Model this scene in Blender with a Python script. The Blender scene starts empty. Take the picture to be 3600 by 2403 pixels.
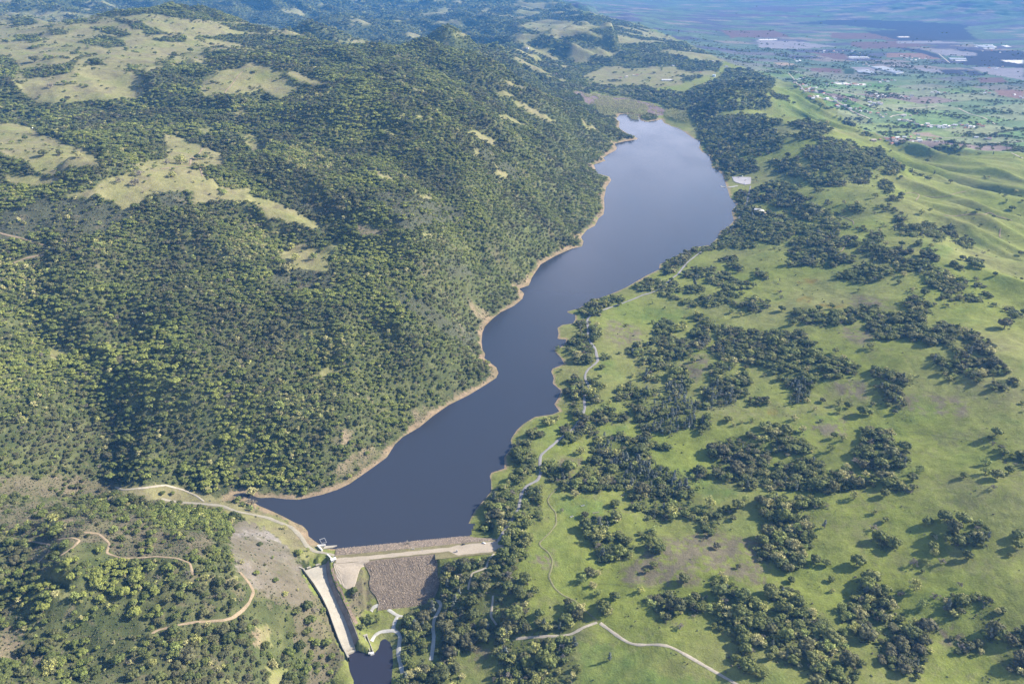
import bpy, bmesh, math, random
import numpy as np
from mathutils import Vector, Matrix
rnd = random.Random(7)
rng = np.random.default_rng(11)
R = math.radians
scene = bpy.context.scene
col = scene.collection

# ---------------------------------------------------------------- camera, sky, sun, exposure
CAM_H, PITCH, FPX = 700.0, R(24.6), 1955.0      # height over the lake, tilt below the horizon, focal length for a 2349-wide frame
cam = bpy.data.cameras.new('camera')
cam.sensor_width = 36.0
cam.lens = 36.0 * FPX / 2349.0
cam.clip_start, cam.clip_end = 1.0, 80000.0
cam_ob = bpy.data.objects.new('camera', cam)
col.objects.link(cam_ob)
cam_ob.location = (0, 0, CAM_H)
cam_ob.rotation_euler = (R(90) - PITCH, 0, 0)
scene.camera = cam_ob

SUN_EL, SUN_AZ = R(33), R(77)                   # azimuth clockwise from +Y (the direction the camera looks)
world = bpy.data.worlds.new('World')
scene.world = world
world.use_nodes = True
wn = world.node_tree.nodes
bg = wn['Background']
sky = wn.new('ShaderNodeTexSky')
sky.sky_type = 'NISHITA'
sky.sun_disc = False
sky.sun_elevation, sky.sun_rotation = SUN_EL, SUN_AZ
sky.altitude = 900
# broken white cloud over the blue, thicker towards the horizon
_l = world.node_tree.links
_tc = wn.new('ShaderNodeTexCoord'); _mp = wn.new('ShaderNodeMapping'); _mp.inputs['Scale'].default_value = (1.6, 1.6, 5.0)
_nz = wn.new('ShaderNodeTexNoise'); _nz.inputs['Scale'].default_value = 2.2; _nz.inputs['Detail'].default_value = 6; _nz.inputs['Roughness'].default_value = 0.6
_sx = wn.new('ShaderNodeSeparateXYZ'); _cov = wn.new('ShaderNodeMapRange'); _cl = wn.new('ShaderNodeMapRange'); _mx = wn.new('ShaderNodeMix'); _mx.data_type = 'RGBA'
_ad = wn.new('ShaderNodeMath'); _ad.operation = 'ADD'
_l.new(_tc.outputs['Generated'], _mp.inputs['Vector']); _l.new(_mp.outputs[0], _nz.inputs['Vector']); _l.new(_tc.outputs['Generated'], _sx.inputs[0])
_cov.inputs['From Min'].default_value, _cov.inputs['From Max'].default_value, _cov.inputs['To Min'].default_value, _cov.inputs['To Max'].default_value = 0.0, 0.50, 0.46, -0.20
_l.new(_sx.outputs['Z'], _cov.inputs['Value']); _l.new(_nz.outputs[0], _ad.inputs[0]); _l.new(_cov.outputs[0], _ad.inputs[1])
_cl.inputs['From Min'].default_value, _cl.inputs['From Max'].default_value, _cl.inputs['To Max'].default_value = 0.46, 0.70, 0.85
_l.new(_ad.outputs[0], _cl.inputs['Value']); _l.new(_cl.outputs[0], _mx.inputs['Factor'])
_l.new(sky.outputs[0], _mx.inputs['A']); _mx.inputs['B'].default_value = (11.2, 10.8, 12.3, 1)
_l.new(_mx.outputs['Result'], bg.inputs[0])
bg.inputs[1].default_value = 0.095
sun = bpy.data.lights.new('sun', 'SUN')
sun.energy, sun.angle, sun.color = 4.8, R(0.5), (1.0, 0.91, 0.74)
sun_ob = bpy.data.objects.new('sun', sun)
col.objects.link(sun_ob)
sdir = Vector((math.sin(SUN_AZ) * math.cos(SUN_EL), math.cos(SUN_AZ) * math.cos(SUN_EL), math.sin(SUN_EL)))
sun_ob.rotation_euler = sdir.to_track_quat('Z', 'Y').to_euler()
vs = scene.view_settings
vs.view_transform, vs.look, vs.gamma, vs.exposure = 'Standard', 'None', 1.0, 1.1
vs.use_curve_mapping = False
scene.cycles.max_bounces = 4
scene.cycles.diffuse_bounces = 2
scene.cycles.glossy_bounces = 2
scene.cycles.volume_bounces = 0
scene.cycles.use_denoising = True
HAZE_DENSITY, HAZE_COLOR = 3.8e-5, (0.11, 0.41, 1.0)
# ---------------------------------------------------------------- survey data
# Outlines are surveyed on overlapping map tiles: tile -> (origin u, origin v, units per tile unit)
TILES = {'d': (0, 0, 1.0), 'R1': (587.25, 1109.25, 3.4176), 'R2': (0, 978.75, 2.6605), 'R3': (1174.5, 1044, 2.9916),
         'R4': (1761.75, 1044, 2.9916), 'R5': (1174.5, 587.25, 3.433), 'R6': (1761.75, 587.25, 3.433),
         'R7': (0, 522, 3.0038), 'R8': (587.25, 587.25, 2.6697), 'U1': (0, 0, 3.0), 'U2': (783, 0, 3.0),
         'U3': (1566, 0, 3.0), 'U4': (1174.5, 130.5, 3.433), 'T1': (652.5, 261, 4.0), 'T2': (1761.75, 326.25, 4.0),
         'T3': (1696.5, 97.9, 3.6), 'T4': (1631.25, 0, 3.2728), 'T5': (652.5, 1207.1, 4.3463), 'T6': (1566, 326.25, 6.0077)}
LAKE_W = """728,1245 707,1229 706,1218 695,1206 672,1196 646,1182 617,1169 593,1159 580,1150 566,1141 548,1136 528,1140 538,1132 556,1129
 570,1131 587,1139 598,1141 625,1140 657,1144 684,1145 710,1140 740,1133 774,1122 801,1109 827,1091 857,1070 887,1048 906,1018 924,1001 962,979 992,954
 1029,928 1074,906 1112,883 1138,866 1143,855 1138,842 1123,831 1110,821 1113,812 1106,801 1104,782 1106,763 1112,748 1130,730 1149,715 1179,701
 1198,685 1202,673 1190,662 1213,654 1220,636 1240,606 1273,587 1311,570 1335,565 1338,553 1332,544 1346,527 1364,518 1373,500 1384,492 1386,477
 1385,455 1390,430 1402,413 1397,405 1380,401 1368,397 1364,384 1362,377 1389,369 1383,362 1396,353 1412,345 1415,339 1409,330 1428,325 1461,320 1463,317 1448,312
 1428,299 1419,294 1421,279 1413,273 1422,262 1442,261 1463,264 1469,276 1483,280 1507,276 1518,273"""
LAKE_E = """1523,282 1539,289 1556,294 1574,305 1591,318 1607,324 1604,340 1611,349 1627,356 1632,369 1633,385 1646,390 1658,401
 1664,419 1670,436 1674,451 1690,471 1678,484 1684,506 1670,521 1652,530 1645,547 1629,562 1597,567 1562,582 1541,592 1514,606 1512,618 1483,632
 1461,645 1437,659 1405,673 1361,689 1326,708 1301,714 1304,718 1320,721 1320,733 1314,742 1290,745 1279,752 1282,765 1279,777 1300,778 1297,788 1288,795
 1271,803 1287,820 1295,835 1268,845 1265,852 1271,867 1268,879 1288,896 1281,913 1272,927 1284,943 1268,950 1227,956 1201,972 1186,986 1174,1004
 1172,1010 1175,1025 1157,1048 1158,1074 1127,1084 1124,1092 1127,1104 1127,1127 1112,1145 1091,1168 1082,1185 1073,1206 1069,1220
 1062,1230 1020,1238 960,1245 880,1252 800,1259 760,1259 742,1254"""
POOL = """R1:720,1310 800,1305 870,1330 925,1325 960,1290 975,1230 1010,1210 1050,1240 1070,1300 1075,1400 1060,1568 1040,1720 760,1720 765,1540 735,1470 722,1400"""
# heights: u,v,z
HEIGHTS = """1000,850,50 1000,700,100 1000,600,140 1000,500,185 1000,400,225 1000,300,270 1000,200,310 1000,120,345 1000,105,355
 1010,97,300 900,115,345 800,108,345 1150,160,270 1150,300,215 1150,400,165 1150,550,95 1150,650,30 1250,230,180 1250,330,130 1250,450,80 1300,540,25 1340,450,35 1330,260,90
 600,1000,40 600,850,95 600,700,140 600,600,170 700,590,165 800,800,85 800,950,45 800,650,145 800,500,205 800,350,262 800,220,318 430,400,270 600,455,238 740,520,190 600,350,240
 600,260,285 600,225,305 630,180,340 630,148,362 500,180,345 720,160,335 560,100,350 700,84,350 400,230,300 430,280,268 300,300,272
 200,1500,60 200,1350,90 200,1250,85 200,1180,55 250,1110,15 400,1120,8 330,1060,40 240,1000,50 100,1000,75 100,900,95 100,750,140 250,850,90 100,620,190 100,550,215 100,450,262 200,430,275 300,480,245
 400,1000,50 400,850,110 400,700,155 400,560,200 60,370,300 150,330,290 60,260,290 150,200,335 60,200,335 330,160,350 250,130,368 100,90,380 300,60,375 500,60,372 700,70,300 0,1300,85 0,1150,60 0,1450,75 -100,1200,90 -100,800,150
 450,1250,70 450,1400,75 450,1500,60 600,1300,45 560,1210,25 560,1170,10 650,1250,14 600,1400,45 600,1500,25 690,1420,15 700,1500,-8 740,1500,-18 640,1200,6
 740,1272,5 700,1285,10 690,1330,16
 830,1330,0 850,1420,-22 960,1380,-18 1000,1330,-5 1050,1300,2 1050,1450,-18 950,1500,-22 1150,1450,-8 1150,1330,4 1150,1240,9 1100,1300,3 900,1450,-24 1200,1540,-8 1080,1540,-20
 1250,1450,2 1250,1250,12 1400,1200,20 1500,1450,22 1700,1550,28 1350,1530,6 1450,1560,15 2000,1550,42 2300,1550,58 2300,1300,80 2300,1100,98 2300,900,108 2300,760,108
 1760,190,95 1790,270,100 1850,310,100 1950,360,100 2050,450,106 2150,560,112 2250,660,112 2340,730,110 2200,620,112
 1800,600,45 1900,800,60 2100,800,92 2000,1000,60 1700,1000,25 1500,700,12 1600,850,24 1450,950,11 1550,1100,18 1800,1200,38 2100,1250,62 1900,1400,38 2150,1000,80
 1600,620,12 1750,500,20 1850,450,50 1700,330,30 1650,240,25 1700,203,132 1745,180,118 1720,240,62 1655,200,55 1740,215,95 1690,400,8 1750,420,16 1900,560,70 1950,480,75 2000,600,85 2000,700,80 1800,700,40
 1850,240,40 1950,300,30 2050,370,22 2150,450,40 2250,530,70 2200,440,15 2300,600,64 2300,450,18 2300,350,-20 2300,390,-4 1900,200,-42 2000,290,-40 2100,320,-42 2200,330,-40 2340,300,-45 2340,200,-55 2100,200,-52 2200,100,-58 2000,100,-58
 1800,100,-50 1760,130,-30 1680,130,-5 1750,160,0 1350,215,3 1420,225,2 1500,240,3 1560,260,4 1600,290,10 1450,180,10 1600,175,15 1300,180,18 1380,195,6 1640,200,14
 1250,95,120 1180,120,120 1240,140,50 1330,110,100 1400,58,125 1300,58,140 1450,110,70 1400,140,40 1500,130,50 1580,115,45 1640,145,25 1500,80,60 1600,70,0 1550,50,0 1100,50,120 1000,70,120 1120,80,90 900,85,110 850,40,130 850,0,190 1000,0,180 1000,30,140 1200,0,120 1200,30,120
 600,0,205 600,40,160 600,78,125 700,40,150 750,82,110 300,10,260 450,30,200 300,35,330 100,45,370 100,15,330 0,60,370 1500,20,-10 1500,0,-50 1700,50,-56 1700,0,-56 2000,30,-58 2150,35,-55 2250,4,70 2340,10,60 2000,0,-55"""
# open grassland in the wooded hills
OPEN = """d:0,52 120,52 300,72 480,88 600,112 470,118 480,140 420,150 330,165 330,190 240,200 160,232 60,218 0,165
d:60,215 160,200 330,200 330,225 200,232 100,240
d:560,1160 620,1175 690,1213 718,1243 742,1268 705,1292 668,1262 640,1234 600,1204 560,1188 470,1168 380,1152 290,1132 262,1112 400,1112 480,1135 520,1150
d:0,275 60,290 120,315 235,360 240,385 160,380 130,405 80,395 60,370 0,350
d:385,330 450,330 515,360 510,385 440,380 400,390 310,390 380,365
U1:160,620 330,560 480,540 470,500 560,430 640,345 760,345 900,350 1000,320 1100,330 1300,380 1420,430 1440,470 1300,420 1110,400 960,400 880,440 950,480 960,590 850,600 720,600 600,590 500,620 300,650 200,680
U1:0,170 180,180 350,210 520,230 700,250 830,290 720,300 640,340 560,370 430,440 360,480 200,480 250,420 200,390 100,380 0,370
U1:1390,560 1470,490 1660,470 1720,430 1850,460 1940,510 1990,560 2080,600 2000,650 1930,690 1800,610 1760,640 1660,660 1540,650 1430,690 1390,650 1380,600
U1:1940,500 2060,490 2280,590 2200,590 2080,570
d:120,450 190,440 250,410 300,395 360,385 440,382 470,395 500,425 545,435 575,430 570,445 600,455 640,465 690,490 750,520 720,525 640,500 620,505 580,465 520,460 460,465 440,470 440,440 380,440 340,450 310,480 290,490 275,465 230,450 170,450
U1:0,830 110,890 220,920 350,960 480,1020 640,1070 710,1080 700,1130 600,1120 500,1080 300,1110 400,1190 340,1210 250,1150 180,1080 120,1100 100,960 20,920
U1:0,1200 150,1200 330,1230 430,1210 420,1270 200,1280 60,1250
U1:1150,920 1250,950 1330,980 1420,1010 1530,1060 1540,1100 1420,1100 1400,1130 1300,1150 1100,1170 920,1150 950,1120 1100,1100 1220,1080 1220,1000 1120,980
U1:1660,940 1760,920 1830,1040 1760,1060 1700,1010
U1:1640,700 1700,760 1620,830
U1:1370,890 1480,860 1470,900 1400,930
U1:0,90 300,70 550,90 700,110 880,110 1000,90 1300,130 1500,150 1780,160 1900,180 2150,250 1900,240 1600,240 1300,260 1100,270 950,270 700,230 500,220 300,170 0,170
T1:0,1250 180,1190 300,1230 420,1200 500,1180 610,1210 500,1220 470,1280 390,1320 420,1390 440,1440 300,1450 200,1440 120,1430 80,1390 0,1370 -50,1300
T1:870,115 980,160 1060,195 1000,205 900,165
T1:1100,220 1200,235 1100,255
T1:750,515 870,515 930,570 1040,640 960,620 850,570 790,550
T1:1220,10 1310,30 1290,85 1240,60
T1:1340,30 1410,60 1400,95 1340,90
T1:1650,165 1760,155 1830,200 1920,230 1950,300 1890,285 1830,240 1720,210
T1:1760,310 1800,370 1760,400 1730,385
T1:1910,440 1980,500 2090,600 2000,580 1920,550 1960,520
T1:2000,15 2110,60 2260,130 2150,95 2040,40
T1:1150,710 1200,700 1195,735
T1:1230,740 1370,755 1380,795 1300,790
T1:250,240 330,290 470,330 450,350 350,310
T1:500,380 560,430 520,425
T1:1280,1110 1350,1085 1330,1130
U2:370,545 430,545 480,600 620,640 560,640 440,590
U2:1100,550 1200,570 1310,625 1180,595
U2:1065,615 1180,650 1220,680 1150,670 1070,655
U2:920,635 990,625 940,660
U2:1150,685 1260,705 1400,790 1490,850 1420,835 1300,775 1200,725
U2:895,705 1000,750 920,745
U2:1040,760 1150,800 1300,880 1180,855
U2:840,905 920,900 1060,965 1010,978 900,935
U2:1620,800 1740,870 1800,910 1700,885
U2:750,240 900,215 850,250
U2:1200,180 1400,130 1600,150 1700,200 1820,270 1650,235 1480,270 1300,200
U2:1540,370 1840,320 1640,372 1560,390
U2:1430,310 1550,370 1480,345
U2:1690,520 1830,460 2000,500 2250,520 2349,530 2349,600 2200,560 1980,560 1850,550 1720,545
U2:1660,570 2100,545 2300,570 2349,640 2200,625 2100,590 1920,590 1690,580
U2:750,10 840,0 840,35
U2:950,70 1070,40 1000,85
U2:520,60 600,60 570,85
U2:640,70 720,50 800,70 680,100
U2:560,90 740,75 640,100
U2:40,150 130,190 60,175
U2:340,140 430,140 380,158
U2:370,30 470,30 420,50
R7:330,830 450,820 500,850 440,900 340,900
R8:320,765 450,670 570,700 470,720 400,790
R2:1310,910 1440,920 1400,980 1340,950
R2:290,990 420,1010 440,1050 320,1040
R2:1560,1200 1640,1210 1650,1340 1570,1340
R2:1620,1460 1736,1470 1736,1568 1660,1568
d:560,1130 620,1138 600,1150 570,1140"""
BARE = """T1:700,1000 800,1030 930,1130 720,1110
T1:560,880 670,920 640,935
R8:960,940 1000,920 1150,920 1050,1010 980,1030
R8:540,1040 600,1060 590,1130 540,1150
R8:530,1260 700,1150 790,1190 700,1270 560,1340 500,1400 480,1330
R8:1290,270 1450,350 1390,420 1340,370
R2:350,550 450,560 440,590 360,580
R2:200,740 300,730 280,840 180,840
R2:0,1210 110,1220 130,1400 0,1420
R2:1550,1220 1640,1240 1620,1330 1550,1340"""
GRAVEL = """d:522,1225 540,1200 570,1190 600,1205 640,1235 672,1265 690,1300 702,1340 718,1380 690,1398 640,1372 580,1345 540,1300"""
BRUSH = """T1:820,740 960,720 1200,760 1380,810 1650,880 1660,940 1500,990 1300,1010 1200,1060 1050,1030 980,960 960,860 840,800
T1:0,730 300,850 450,890 500,960 300,900 120,830
T1:1330,1300 1500,1330 1560,1360 1320,1350
T1:1470,1400 1700,1400 1720,1480 1550,1500
T1:1780,330 1900,340 1960,420 1880,440 1800,380
T1:2000,430 2200,560 2100,600 1980,480
d:0,490 60,460 160,455 270,470 300,500 250,530 200,540 100,530 0,560
d:350,440 420,440 440,470 380,480
R8:100,110 300,80 470,110 470,200 250,230 120,200
R8:800,180 1000,250 1200,400 1370,480 1300,560 1100,420 900,300
R2:0,480 350,450 600,520 750,480 1000,640 1300,640 1300,780 700,790 650,700 300,720 0,620
R2:0,300 400,300 700,330 700,420 300,420 0,420
R1:0,720 200,740 420,830 560,950 620,1150 660,1300 690,1400 560,1568 400,1568 420,1400 300,1200 300,1000 100,900 0,900
R1:660,620 820,650 920,760 940,900 850,1010 740,1060 700,800
R5:1480,1130 1500,1130 1500,1140"""
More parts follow.
